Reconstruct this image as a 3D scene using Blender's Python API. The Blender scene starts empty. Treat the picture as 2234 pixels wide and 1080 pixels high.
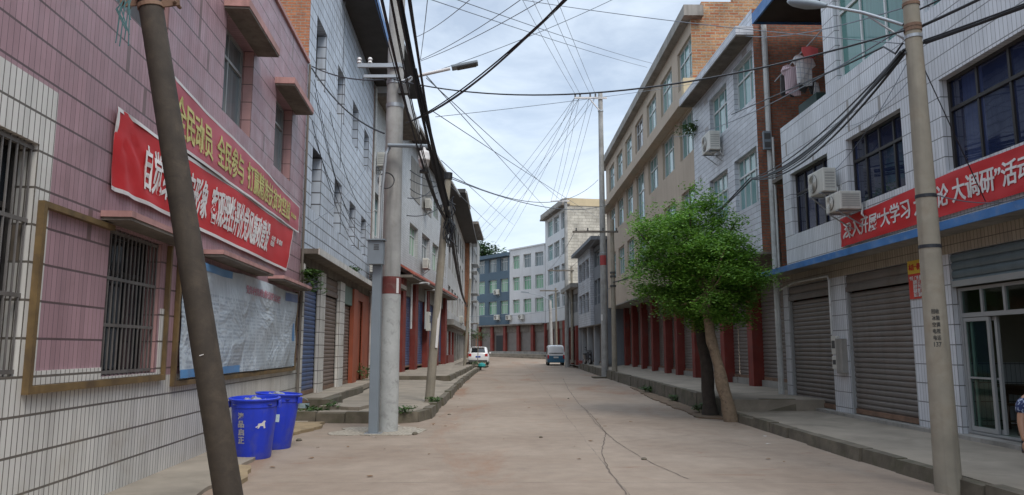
import bpy, math, random
from mathutils import Vector, Matrix, Euler
R = math.radians
random.seed(7)
sc = bpy.context.scene
col = sc.collection

# ------------------------------------------------------------------ camera
FPX = 1600.0
PITCH = math.atan(220 / FPX)
cd = bpy.data.cameras.new('camera'); cam = bpy.data.objects.new('camera', cd); col.objects.link(cam)
cam.location = (0, 0, 1.6); cam.rotation_euler = (R(90) + PITCH, 0, 0)
cd.sensor_width = 36; cd.lens = 36 * FPX / 2234; cd.clip_end = 2000; cd.clip_start = .05
sc.camera = cam
# ------------------------------------------------------------------ sky, sun, exposure
SUN_EL, SUN_AZ = 55, 150          # azimuth clockwise from +Y
w = bpy.data.worlds.new('World'); sc.world = w; w.use_nodes = True
nt = w.node_tree; nt.nodes.clear()
wo = nt.nodes.new('ShaderNodeOutputWorld'); bg = nt.nodes.new('ShaderNodeBackground')
sky = nt.nodes.new('ShaderNodeTexSky'); sky.sky_type = 'NISHITA'; sky.sun_disc = False
sky.sun_elevation = R(SUN_EL); sky.sun_rotation = R(SUN_AZ); sky.air_density = 1.0; sky.dust_density = 1.5
tc = nt.nodes.new('ShaderNodeTexCoord')
mp = nt.nodes.new('ShaderNodeMapping'); mp.inputs['Scale'].default_value = (1.2, 1.0, 3.2); mp.inputs['Rotation'].default_value = (0, R(18), R(25))
n1 = nt.nodes.new('ShaderNodeTexNoise'); n1.inputs['Scale'].default_value = 2.6; n1.inputs['Detail'].default_value = 9; n1.inputs['Roughness'].default_value = .58
n1.inputs['Distortion'].default_value = .5
rmp = nt.nodes.new('ShaderNodeMapRange'); rmp.inputs['From Min'].default_value = .34; rmp.inputs['From Max'].default_value = .6
rmp.inputs['To Min'].default_value = .42; rmp.inputs['To Max'].default_value = .93
mx = nt.nodes.new('ShaderNodeMix'); mx.data_type = 'RGBA'
mx.inputs[7].default_value = (6.5, 7.35, 8.3, 1)       # bright thin cloud, in the sky texture's own units
nt.links.new(tc.outputs['Generated'], mp.inputs['Vector']); nt.links.new(mp.outputs[0], n1.inputs['Vector'])
nt.links.new(n1.outputs['Fac'], rmp.inputs[0]); nt.links.new(rmp.outputs[0], mx.inputs[0])
nt.links.new(sky.outputs[0], mx.inputs[6]); nt.links.new(mx.outputs[2], bg.inputs['Color'])
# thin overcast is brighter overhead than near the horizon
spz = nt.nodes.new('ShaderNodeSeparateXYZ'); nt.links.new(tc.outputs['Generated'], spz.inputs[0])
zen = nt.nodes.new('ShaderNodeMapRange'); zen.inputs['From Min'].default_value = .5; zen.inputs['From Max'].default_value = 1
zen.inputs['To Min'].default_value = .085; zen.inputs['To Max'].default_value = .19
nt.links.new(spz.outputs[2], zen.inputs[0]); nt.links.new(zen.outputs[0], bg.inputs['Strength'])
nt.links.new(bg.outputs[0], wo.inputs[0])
sd = bpy.data.lights.new('sun', 'SUN'); sun = bpy.data.objects.new('sun', sd); col.objects.link(sun)
sd.energy = 1.25; sd.angle = R(24); sd.color = (1, .95, .87)
az, el = R(SUN_AZ), R(SUN_EL)
sdir = Vector((math.sin(az) * math.cos(el), math.cos(az) * math.cos(el), math.sin(el)))
sun.rotation_euler = sdir.to_track_quat('Z', 'Y').to_euler()
sc.view_settings.view_transform = 'Standard'; sc.view_settings.look = 'None'
sc.view_settings.exposure = 0.82; sc.view_settings.gamma = 1
sc.cycles.use_denoising = True
sc.cycles.max_bounces = 8; sc.cycles.diffuse_bounces = 6; sc.cycles.caustics_reflective = False; sc.cycles.caustics_refractive = False

# ------------------------------------------------------------------ helpers: picture to place, meshes, materials
def at(px, py, Y):
    """point on the sight line of photograph pixel (px,py) at street distance Y"""
    a = (px - 1117) / FPX; b = (540 - py) / FPX; c, s = math.cos(PITCH), math.sin(PITCH)
    d = Vector((a, c - b * s, s + b * c)); k = Y / d.y
    return Vector((0, 0, 1.6)) + d * k

class MB:
    def __init__(s): s.v = []; s.f = []
    def add(s, vs, fs):
        n = len(s.v); s.v += [tuple(v) for v in vs]; s.f += [tuple(i + n for i in f) for f in fs]; return s
    def quad(s, a, b, c, d): return s.add([a, b, c, d], [(0, 1, 2, 3)])
    def box(s, x0, x1, y0, y1, z0, z1):
        x0, x1 = min(x0, x1), max(x0, x1); y0, y1 = min(y0, y1), max(y0, y1)
        return s.add([(x0, y0, z0), (x1, y0, z0), (x1, y1, z0), (x0, y1, z0), (x0, y0, z1), (x1, y0, z1), (x1, y1, z1), (x0, y1, z1)],
                     [(0, 3, 2, 1), (4, 5, 6, 7), (0, 1, 5, 4), (1, 2, 6, 5), (2, 3, 7, 6), (3, 0, 4, 7)])
    def obox(s, c, sx, sy, sz, rot):
        M = Euler(rot).to_matrix(); c = Vector(c); h = (sx / 2, sy / 2, sz / 2)
        vs = [c + M @ Vector((i * h[0], j * h[1], k * h[2])) for i, j, k in ((-1, -1, -1), (1, -1, -1), (1, 1, -1), (-1, 1, -1), (-1, -1, 1), (1, -1, 1), (1, 1, 1), (-1, 1, 1))]
        return s.add(vs, [(0, 3, 2, 1), (4, 5, 6, 7), (0, 1, 5, 4), (1, 2, 6, 5), (2, 3, 7, 6), (3, 0, 4, 7)])
    def tube(s, pts, r, n=8, cap=True):
        pts = [Vector(p) for p in pts]; rr = r if isinstance(r, (list, tuple)) else [r] * len(pts)
        base = len(s.v); ref = Vector((0.13, .07, 1)) if abs((pts[-1] - pts[0]).normalized().z) < .9 else Vector((1, .05, .02))
        for i, p in enumerate(pts):
            t = (pts[min(i + 1, len(pts) - 1)] - pts[max(i - 1, 0)]).normalized()
            u = t.cross(ref).normalized(); v = t.cross(u)
            for k in range(n):
                an = 2 * math.pi * k / n; s.v.append(tuple(p + u * (rr[i] * math.cos(an)) + v * (rr[i] * math.sin(an))))
        for i in range(len(pts) - 1):
            for k in range(n):
                a = base + i * n + k; b = base + i * n + (k + 1) % n
                s.f.append((a, b, b + n, a + n))
        if cap:
            s.f.append(tuple(base + k for k in range(n))); e = base + (len(pts) - 1) * n
            s.f.append(tuple(e + n - 1 - k for k in range(n)))
        return s
    def lathe(s, prof, c=(0, 0, 0), n=20, sx=1, sy=1):
        base = len(s.v)
        for r, z in prof:
            for k in range(n):
                a = 2 * math.pi * k / n; s.v.append((c[0] + r * sx * math.cos(a), c[1] + r * sy * math.sin(a), c[2] + z))
        for i in range(len(prof) - 1):
            for k in range(n):
                a = base + i * n + k; b = base + i * n + (k + 1) % n; s.f.append((a, b, b + n, a + n))
        return s
    def prism(s, poly, z0, z1):
        n = len(poly); vs = [(x, y, z0) for x, y in poly] + [(x, y, z1) for x, y in poly]
        return s.add(vs, [tuple(range(n - 1, -1, -1)), tuple(range(n, 2 * n))] + [(i, (i + 1) % n, (i + 1) % n + n, i + n) for i in range(n)])
    def loft(s, rings, cap=True):
        n = len(rings[0]); base = len(s.v)
        for r in rings: s.v += [tuple(p) for p in r]
        for i in range(len(rings) - 1):
            for k in range(n):
                a = base + i * n + k; b = base + i * n + (k + 1) % n; s.f.append((a, b, b + n, a + n))
        if cap:
            s.f.append(tuple(base + n - 1 - k for k in range(n))); e = base + (len(rings) - 1) * n
            s.f.append(tuple(e + k for k in range(n)))
        return s
    def build(s, name, mat, parent=None, smooth=False, bevel=0, loc=None):
        me = bpy.data.meshes.new(name); me.from_pydata(s.v, [], s.f); me.update()
        if mat: me.materials.append(mat)
        if smooth:
            for p in me.polygons: p.use_smooth = True
        o = bpy.data.objects.new(name, me); col.objects.link(o)
        if parent: o.parent = parent
        if loc: o.location = loc
        if bevel:
            b = o.modifiers.new('bevel', 'BEVEL'); b.width = bevel; b.segments = 2; b.limit_method = 'ANGLE'; b.angle_limit = R(40)
        if smooth and hasattr(me, 'set_sharp_from_angle'): me.set_sharp_from_angle(angle=R(50))
        return o

def tag(o, label, cat, group=None):
    o['label'] = label; o['category'] = cat
    if group: o['group'] = group
    return o
def struct(o): o['kind'] = 'structure'; return o
def empty(name, loc, label, cat, group=None, rz=0):
    o = bpy.data.objects.new(name, None); col.objects.link(o); o.location = loc; o.rotation_euler = (0, 0, rz); o.empty_display_size = .2
    return tag(o, label, cat, group)
def copy_tree(o, parent=None):
    c = o.copy(); col.objects.link(c)
    if parent: c.parent = parent
    for ch in list(o.children): copy_tree(ch, c)
    return c

class NT:
    def __init__(s, name):
        s.m = bpy.data.materials.new(name); s.m.use_nodes = True; s.t = s.m.node_tree; s.b = s.t.nodes['Principled BSDF']
        s.tc = s.n('ShaderNodeTexCoord')
    def n(s, k, **kw):
        x = s.t.nodes.new(k)
        for a, b in kw.items(): setattr(x, a, b)
        return x
    def l(s, a, b): s.t.links.new(a, b)
    def math(s, op, a, b=None, c=None):
        x = s.n('ShaderNodeMath', operation=op)
        for i, q in enumerate((a, b, c)):
            if q is None: continue
            if isinstance(q, (int, float)): x.inputs[i].default_value = q
            else: s.l(q, x.inputs[i])
        return x.outputs[0]
    def noise(s, scale, detail=5, vec=None, rough=.55, map3=None, dist=0):
        x = s.n('ShaderNodeTexNoise'); x.inputs['Scale'].default_value = scale; x.inputs['Detail'].default_value = detail
        x.inputs['Roughness'].default_value = rough; x.inputs['Distortion'].default_value = dist
        v = vec or s.tc.outputs['Object']
        if map3:
            m = s.n('ShaderNodeMapping'); m.inputs['Scale'].default_value = map3; s.l(v, m.inputs[0]); v = m.outputs[0]
        s.l(v, x.inputs['Vector']); return x.outputs['Fac']
    def rng(s, f, a, b, c=0., d=1.):
        x = s.n('ShaderNodeMapRange'); s.l(f, x.inputs[0])
        for i, q in enumerate((a, b, c, d)): x.inputs[i + 1].default_value = q
        return x.outputs[0]
    def mix(s, f, a, b, mode='MIX'):
        x = s.n('ShaderNodeMix', data_type='RGBA', blend_type=mode)
        for i, q in ((0, f), (6, a), (7, b)):
            if isinstance(q, (int, float)): x.inputs[i].default_value = q
            elif isinstance(q, tuple): x.inputs[i].default_value = (*q[:3], 1)
            else: s.l(q, x.inputs[i])
        return x.outputs[2]
    def mul(s, c, f): # colour * scalar
        x = s.n('ShaderNodeVectorMath', operation='SCALE')
        if isinstance(c, tuple): x.inputs[0].default_value = c[:3]
        else: s.l(c, x.inputs[0])
        s.l(f, x.inputs['Scale']); return x.outputs[0]
    def uz(s):
        """wall coordinates: along the wall and height, for any upright face"""
        p = s.n('ShaderNodeSeparateXYZ'); s.l(s.tc.outputs['Object'], p.inputs[0])
        q = s.n('ShaderNodeSeparateXYZ'); s.l(s.tc.outputs['Normal'], q.inputs[0])
        k = s.math('GREATER_THAN', s.math('ABSOLUTE', q.outputs[0]), .7)
        u = s.math('ADD', p.outputs[0], s.math('MULTIPLY', k, s.math('SUBTRACT', p.outputs[1], p.outputs[0])))
        return u, p.outputs[2]
    def bump(s, h, dist=.01, st=.5):
        x = s.n('ShaderNodeBump'); x.inputs['Distance'].default_value = dist; x.inputs['Strength'].default_value = st
        s.l(h, x.inputs['Height']); s.l(x.outputs[0], s.b.inputs['Normal'])
    def out(s, c, rough=.6, metal=0., spec=None):
        if isinstance(c, tuple): s.b.inputs['Base Color'].default_value = (*c[:3], 1)
        else: s.l(c, s.b.inputs['Base Color'])
        if isinstance(rough, (int, float)): s.b.inputs['Roughness'].default_value = rough
        else: s.l(rough, s.b.inputs['Roughness'])
        s.b.inputs['Metallic'].default_value = metal
        if spec is not None: s.b.inputs['Specular IOR Level'].default_value = spec
        return s.m

def M(name, c, rough=.65, var=.25, scl=1.5, metal=0, bump=0, bscl=40, streak=0, dirt=None, dirt_amt=.5, dscl=.8, spec=None):
    s = NT(name)
    f = s.rng(s.noise(scl, 6), .3, .7, 1 - var, 1 + var * .4)
    k = s.mul(c, f)
    if streak:
        st = s.rng(s.noise(1, 5, map3=(7, 7, .45)), .5, .78, 1, 1 - streak); k = s.mul(k, st)
    if dirt:
        d = s.rng(s.noise(dscl, 7, rough=.65, dist=.4), .5, .72, 0, dirt_amt); k = s.mix(d, k, dirt)
    if bump: s.bump(s.noise(bscl, 6), bump, .6)
    return s.out(k, rough, metal, spec)

def TILE(name, c, tw, th, mortar, gu=.008, gv=.012, var=.12, streak=.3, dirt=(.16, .13, .1), dirt_amt=.35, stagger=0, off=0., rough=.32):
    s = NT(name); u, z = s.uz()
    zz = s.math('DIVIDE', s.math('ADD', z, off), th); row = s.math('FLOOR', zz)
    uu = s.math('DIVIDE', u, tw)
    if stagger: uu = s.math('ADD', uu, s.math('MULTIPLY', s.math('MODULO', row, 2), .5))
    fu, fz = s.math('FRACT', uu), s.math('FRACT', zz)
    m = s.math('MAXIMUM', s.math('LESS_THAN', fu, gu / tw), s.math('LESS_THAN', fz, gv / th))
    cell = s.n('ShaderNodeCombineXYZ'); s.l(s.math('FLOOR', uu), cell.inputs[0]); s.l(row, cell.inputs[1])
    wn = s.n('ShaderNodeTexWhiteNoise'); s.l(cell.outputs[0], wn.inputs['Vector'])
    k = s.mul(c, s.rng(wn.outputs['Value'], 0, 1, 1 - var, 1 + var * .6))
    k = s.mul(k, s.rng(s.noise(.7, 5), .3, .7, .85, 1.08))
    k = s.mix(s.math('GREATER_THAN', wn.outputs['Value'], .995), k, (mortar[0] * 1.6, mortar[1] * 1.5, mortar[2] * 1.35))
    k = s.mix(m, k, mortar)
    k = s.mul(k, s.rng(s.noise(1, 5, map3=(5, 5, .35)), .5, .8, 1, 1 - streak))
    d = s.rng(s.noise(.9, 8, rough=.68, dist=.5), .52, .76, 0, dirt_amt); k = s.mix(d, k, dirt)
    s.bump(s.math('SUBTRACT', 1, m), .004, .5)
    return s.out(k, s.rng(s.noise(3, 4), .3, .7, rough, rough + .25))

def BRICK(name, c1, c2, mortar, bw=.24, bh=.075, ms=.012, bump=.01, rough=.85):
    s = NT(name); u, z = s.uz()
    v = s.n('ShaderNodeCombineXYZ'); s.l(u, v.inputs[0]); s.l(z, v.inputs[1])
    wob = s.n('ShaderNodeVectorMath', operation='ADD'); nz = s.n('ShaderNodeTexNoise'); nz.inputs['Scale'].default_value = 9; s.l(s.tc.outputs['Object'], nz.inputs['Vector'])
    sc_ = s.n('ShaderNodeVectorMath', operation='SCALE'); s.l(nz.outputs['Color'], sc_.inputs[0]); sc_.inputs['Scale'].default_value = .02
    s.l(v.outputs[0], wob.inputs[0]); s.l(sc_.outputs[0], wob.inputs[1])
    b = s.n('ShaderNodeTexBrick'); s.l(wob.outputs[0], b.inputs['Vector']); b.inputs['Scale'].default_value = 1
    b.inputs['Brick Width'].default_value = bw; b.inputs['Row Height'].default_value = bh; b.inputs['Mortar Size'].default_value = ms
    b.inputs['Color1'].default_value = (*c1, 1); b.inputs['Color2'].default_value = (*c2, 1); b.inputs['Mortar'].default_value = (*mortar, 1)
    k = s.mul(b.outputs['Color'], s.rng(s.noise(1.2, 6), .3, .7, .65, 1.15))
    k = s.mul(k, s.rng(s.noise(14, 4), .3, .7, .75, 1.15))
    s.bump(b.outputs['Fac'], -bump, .8)
    return s.out(k, rough)

def GLASS(name, c1, c2, rough=.06, sash=.5, spec=.6):
    """opaque-looking window glass with curtains or a dim room behind: tone changes from sash to sash"""
    s = NT(name); u, z = s.uz(); oi = s.n('ShaderNodeObjectInfo')
    cell = s.n('ShaderNodeCombineXYZ'); s.l(s.math('FLOOR', s.math('DIVIDE', u, sash)), cell.inputs[0]); s.l(oi.outputs['Random'], cell.inputs[1])
    wn = s.n('ShaderNodeTexWhiteNoise'); s.l(cell.outputs[0], wn.inputs['Vector'])
    fold = s.rng(s.noise(1, 2, map3=(22, 22, .4)), .3, .7, .8, 1.1)
    k = s.mul(s.mix(wn.outputs['Value'], c1, c2), fold)
    s.bump(s.noise(1.3, 2), .02, .12)
    return s.out(k, rough, 0, spec)

# palette -------------------------------------------------------------
m_pink = TILE('pink_tile', (.365, .225, .25), .082, .335, (.10, .065, .07), .006, .022, .1, .25, (.17, .1, .1), .45)
m_pinkr = TILE('pink_reveal_tile', (.52, .3, .29), .17, .335, (.12, .07, .07), .01, .014, .08, .2)
m_wtile = TILE('white_strip_tile', (.62, .60, .565), .082, .335, (.12, .105, .09), .012, .022, .06, .3, (.3, .25, .18), .45)
m_bluewt = TILE('pale_blue_tile', (.50, .55, .625), .3, .32, (.085, .085, .095), .018, .034, .12, .5, (.2, .18, .15), .35)
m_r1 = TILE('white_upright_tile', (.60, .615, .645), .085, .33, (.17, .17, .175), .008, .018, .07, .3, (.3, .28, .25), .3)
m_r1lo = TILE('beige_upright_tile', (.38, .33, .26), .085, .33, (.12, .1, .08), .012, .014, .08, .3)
m_r2 = TILE('white_flat_tile', (.52, .54, .58), .4, .16, (.2, .2, .22), .008, .016, .12, .25, (.3, .3, .3), .25, stagger=1)
m_l3 = TILE('grey_white_tile', (.46, .46, .45), .2, .1, (.22, .21, .2), .01, .012, .1, .4)
m_l4 = TILE('pale_grey_tile', (.47, .475, .48), .25, .12, (.24, .24, .24), .01, .014, .08, .3)
m_brick = BRICK('orange_brick', (.46, .17, .07), (.34, .12, .055), (.3, .24, .18))
m_brickd = BRICK('dark_red_brick', (.36, .12, .06), (.24, .08, .045), (.17, .13, .1), ms=.014)
m_brickt = BRICK('tan_brick', (.46, .27, .13), (.36, .12, .05), (.36, .3, .22), bw=.36, bh=.11, ms=.02)
m_cream = BRICK('cream_block', (.54, .51, .44), (.48, .45, .39), (.36, .33, .28), bw=.9, bh=.35, ms=.03)
m_tan = M('tan_render', (.45, .37, .29), .85, .12, .5, streak=.2, bump=.004, bscl=60)
m_creamp = M('cream_plaster', (.55, .45, .29), .8, .15, 1)
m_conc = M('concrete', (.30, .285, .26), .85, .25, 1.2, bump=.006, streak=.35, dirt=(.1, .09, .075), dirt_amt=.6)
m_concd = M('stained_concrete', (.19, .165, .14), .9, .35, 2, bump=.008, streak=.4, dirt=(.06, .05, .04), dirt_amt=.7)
m_pole = M('pole_concrete', (.35, .345, .33), .8, .25, 2.5, bump=.003, bscl=70, streak=.4, dirt=(.2, .185, .16), dirt_amt=.5, dscl=3)
m_polew = M('flaking_white_paint', (.42, .43, .42), .8, .2, 3, bump=.003, dirt=(.2, .2, .19), dirt_amt=.8, dscl=6)
m_poler = M('weathered_pole', (.30, .27, .215), .85, .25, 2.5, bump=.003, bscl=80, streak=.35, dirt=(.18, .12, .07), dirt_amt=.5, dscl=2.5)
m_woodp = M('dark_pole', (.05, .038, .028), .8, .35, 5, bump=.004, bscl=45, streak=.3, dirt=(.10, .075, .052), dirt_amt=.5, dscl=4)
m_road = None
m_red = M('red_paint', (.20, .03, .02), .75, .35, 1.5, streak=.4, dirt=(.10, .05, .045), dirt_amt=.7, dscl=1.5)
m_redd = M('red_door_paint', (.30, .075, .035), .55, .2, 1.5, streak=.2)
m_redtile = M('red_roof_tile', (.33, .09, .06), .8, .35, 3, bump=.01, bscl=20, dirt=(.15, .1, .08))
m_shut = M('grey_shutter_steel', (.20, .18, .165), .5, .15, 1.2, .35, streak=.2, dirt=(.15, .09, .06), dirt_amt=.35)
m_shutb = M('blue_shutter_steel', (.085, .13, .26), .5, .25, .9, .2, streak=.25, dirt=(.2, .17, .2), dirt_amt=.7)
m_shutbr = M('brown_shutter_steel', (.20, .15, .125), .55, .2, 1.2, .25, streak=.25)
m_shutp = M('faded_purple_shutter', (.16, .14, .2), .55, .3, 1, .25, streak=.3)
m_shutg = M('bluegrey_shutter_steel', (.14, .18, .2), .45, .15, 1, .4, streak=.2)
m_rust = M('rusty_bar', (.2, .12, .08), .8, .4, 5)
m_bluetrim = M('blue_trim', (.05, .17, .42), .55, .3, 3, dirt=(.2, .25, .3), dirt_amt=.6, dscl=3)
m_blackw = M('dark_underside', (.05, .045, .042), .85, .3, 2)
m_frame_w = M('white_alu', (.55, .57, .57), .4, .1, 2)
m_frame_g = M('dull_alu', (.36, .37, .37), .45, .1, 2, .4)
m_frame_d = M('dark_bronze', (.03, .027, .026), .4, .1, 2, .3)
m_bar = M('window_bar', (.20, .185, .175), .5, .3, 4, .5)
m_pvc = M('white_pvc', (.52, .53, .52), .45, .15, 2, streak=.25, dirt=(.22, .2, .17), dirt_amt=.6, dscl=3)
m_ac = M('ac_casing', (.58, .57, .52), .5, .12, 3, streak=.2)
m_acl = M('ac_louvre', (.36, .355, .33), .6, .2, 3)
m_acd = M('ac_grille', (.07, .07, .07), .6, .2, 3)
m_steel = M('galvanised', (.38, .40, .42), .4, .15, 3, .6)
m_greypaint = M('grey_steel_paint', (.20, .235, .265), .45, .12, 2)
m_black = M('black_rubber', (.012, .012, .013), .6, .2, 3)
m_cable = M('black_cable', (.022, .025, .032), .55, .2, 3)
m_cableg = M('grey_cable', (.14, .165, .2), .5, .2, 3)
m_gteal = GLASS('teal_glass', (.10, .24, .24), (.22, .36, .35))
m_ggreen = GLASS('green_curtain_glass', (.10, .27, .16), (.28, .42, .3), sash=.7)
m_gdark = GLASS('dark_glass', (.012, .016, .022), (.03, .035, .04))
m_gblue = GLASS('dark_blue_glass', (.006, .010, .03), (.03, .042, .10), rough=.03, sash=.48, spec=.8)
m_ggrey = GLASS('grey_glass', (.10, .13, .14), (.2, .24, .25))
m_gshop = GLASS('shop_green_glass', (.02, .06, .05), (.03, .075, .06))
m_navy = M('slate_blue_render', (.072, .115, .155), .8, .12, .3, streak=.15)
m_wht = M('white_render', (.56, .57, .58), .8, .1, .4, streak=.2)
m_greyr = M('pale_grey_render', (.34, .35, .36), .8, .15, .5, streak=.3)
m_dkgr = M('slate_grey_panel', (.17, .185, .205), .7, .15, .6, streak=.2)
m_yframe = M('mustard_tile_edging', (.17, .108, .042), .6, .4, 4, streak=.4, dirt=(.06, .038, .025), dirt_amt=.85, dscl=2.2)
m_redb = M('red_banner_cloth', (.50, .018, .022), .55, .12, 1.2)
m_redb2 = M('faded_red_banner', (.43, .085, .11), .5, .12, 1.2)
m_yel = M('pale_yellow_lettering', (.50, .46, .17), .6, .05, 2)
m_wlet = M('white_lettering', (.62, .60, .59), .6, .05, 2)
m_plant = None

def LEAF(name, c1, c2, tr=.25):
    s = NT(name); g = s.n('ShaderNodeNewGeometry')
    k = s.mix(g.outputs['Random Per Island'], c1, c2)
    k = s.mul(k, s.rng(s.noise(1.6, 3), .3, .7, .65, 1.25))
    s.out(k, .5)
    t = s.n('ShaderNodeBsdfTranslucent'); s.l(k, t.inputs[0]); m = s.n('ShaderNodeMixShader'); m.inputs[0].default_value = tr
    s.l(s.b.outputs[0], m.inputs[1]); s.l(t.outputs[0], m.inputs[2]); s.l(m.outputs[0], s.t.nodes['Material Output'].inputs[0])
    return s.m
m_leaf = LEAF('street_tree_leaf', (.06, .17, .016), (.19, .36, .05), .38)
m_leafd = LEAF('far_leaf', (.025, .06, .02), (.05, .1, .03), .15)
m_weed = LEAF('weed_leaf', (.03, .08, .015), (.08, .15, .03))
m_bark = M('pale_bark', (.24, .175, .115), .9, .4, 6, bump=.03, bscl=14, dirt=(.07, .048, .035), dirt_amt=1.0, dscl=6)
m_barkd = M('dark_bark', (.05, .04, .032), .9, .4, 6, bump=.012, bscl=16)

# ------------------------------------------------------------------ facades
class F:
    """a building front: s runs along the wall from A to B, o is distance towards the street, z is height"""
    def __init__(s, name, label, A, B, sg=1, group=None, cat='building'):
        t = Vector((B[0] - A[0], B[1] - A[1])).normalized()
        x = t * sg; s.sg = sg
        s.e = empty(name, (A[0], A[1], 0), label, cat, group, math.atan2(x.y, x.x))
    def box(s, mb, s0, s1, o0, o1, z0, z1): return mb.box(s.sg * s0, s.sg * s1, -o0, -o1, z0, z1)
    def P(s, a, o, z): return (s.sg * a, -o, z)
    def W(s, a, o, z):     # to world
        return s.e.matrix_basis @ Vector(s.P(a, o, z))
    def part(s, name, mat, s0, s1, o0, o1, z0, z1, parent=None, bevel=0):
        return s.box(MB(), s0, s1, o0, o1, z0, z1).build(name, mat, parent or s.e, bevel=bevel)
    def wall(s, mb, s0, s1, z0, z1, holes=(), o=0, rd=.2):
        S = sorted({s0, s1, *[h[0] for h in holes], *[h[1] for h in holes]}); S = [q for q in S if s0 <= q <= s1]
        Z = sorted({z0, z1, *[h[2] for h in holes], *[h[3] for h in holes]}); Z = [q for q in Z if z0 <= q <= z1]
        for i in range(len(S) - 1):
            for j in range(len(Z) - 1):
                a, b, c, d = S[i], S[i + 1], Z[j], Z[j + 1]
                if any(h[0] <= (a + b) / 2 <= h[1] and h[2] <= (c + d) / 2 <= h[3] for h in holes): continue
                mb.quad(s.P(a, o, c), s.P(b, o, c), s.P(b, o, d), s.P(a, o, d))
        for a, b, c, d in holes:
            a, b, c, d = max(a, s0), min(b, s1), max(c, z0), min(d, z1)
            if a >= b or c >= d: continue
            q = o - rd - .05
            mb.quad(s.P(a, o, c), s.P(a, q, c), s.P(a, q, d), s.P(a, o, d)); mb.quad(s.P(b, o, c), s.P(b, q, c), s.P(b, q, d), s.P(b, o, d))
            mb.quad(s.P(a, o, c), s.P(b, o, c), s.P(b, q, c), s.P(a, q, c)); mb.quad(s.P(a, o, d), s.P(b, o, d), s.P(b, q, d), s.P(a, q, d))
    def shell(s, mb, s0, s1, z0, z1, depth, o=0, ends=(1, 1)):
        a, b = -o, depth
        if ends[0]: mb.quad((s.sg * s0, a, z0), (s.sg * s0, b, z0), (s.sg * s0, b, z1), (s.sg * s0, a, z1))
        if ends[1]: mb.quad((s.sg * s1, a, z0), (s.sg * s1, b, z0), (s.sg * s1, b, z1), (s.sg * s1, a, z1))
        mb.quad((s.sg * s0, b, z0), (s.sg * s1, b, z0), (s.sg * s1, b, z1), (s.sg * s0, b, z1))
        mb.quad((s.sg * s0, a, z1), (s.sg * s1, a, z1), (s.sg * s1, b, z1), (s.sg * s0, b, z1))
    def win(s, s0, s1, z0, z1, o=0, rd=.2, cols=3, tr=.3, fm=None, gm=None, ft=.05, name='window', bars=None):
        mb = MB(); q = o - rd; d = .06
        s.box(mb, s0, s0 + ft, q, q - d, z0, z1); s.box(mb, s1 - ft, s1, q, q - d, z0, z1)
        s.box(mb, s0 + ft, s1 - ft, q, q - d, z0, z0 + ft); s.box(mb, s0 + ft, s1 - ft, q, q - d, z1 - ft, z1)
        zt = z1 - (z1 - z0) * tr
        if tr: s.box(mb, s0 + ft, s1 - ft, q + .004, q - d + .01, zt - ft / 2, zt + ft / 2)
        for k in range(1, cols):
            c = s0 + (s1 - s0) * k / cols
            s.box(mb, c - ft * .4, c + ft * .4, q - .004, q - d + .006, z0 + ft, zt - ft / 2 if tr else z1 - ft)
            if tr: s.box(mb, c - ft * .4, c + ft * .4, q - .004, q - d + .006, zt + ft / 2, z1 - ft)
        f = mb.build(name, fm or m_frame_w, s.e)
        g = MB().quad(s.P(s0 + .01, q - .035, z0 + .01), s.P(s1 - .01, q - .035, z0 + .01), s.P(s1 - .01, q - .035, z1 - .01), s.P(s0 + .01, q - .035, z1 - .01))
        g.build('pane', gm or m_gteal, f)
        if bars:
            b = MB()
            for k in range(bars + 1):
                c = s0 + .03 + (s1 - s0 - .06) * k / bars
                p = s.P(c, o - .05, 0); b.tube([(p[0], p[1], z0), (p[0], p[1], z1)], .011, 6)
            for k in range(4):
                c = z0 + .04 + (z1 - z0 - .08) * k / 3; s.box(b, s0, s1, o - .062, o - .04, c - .018, c + .018)
            b.build('window_bars', m_bar, f)
        return f
    def shutter(s, s0, s1, z0, z1, o, mat, pitch=.105, hood=None, bar=m_rust, name='roller_shutter'):
        prof = [(0, .0), (.1, .016), (.35, .026), (.65, .026), (.9, .016)]
        n = max(1, int((z1 - z0) / pitch)); p = (z1 - z0) / n
        pts = [(z0 + (i + a) * p, o + b) for i in range(n) for a, b in prof] + [(z1, o)]
        vs = []; fs = []
        for z, q in pts: vs += [s.P(s0, q, z), s.P(s1, q, z)]
        for i in range(len(pts) - 1): fs.append((2 * i, 2 * i + 1, 2 * i + 3, 2 * i + 2))
        f = MB().add(vs, fs).build(name, mat, s.e)
        s.part('bottom_bar', bar, s0 + .005, s1 - .005, o + .005, o + .045, z0 + .002, z0 + .1, f)
        return f

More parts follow.
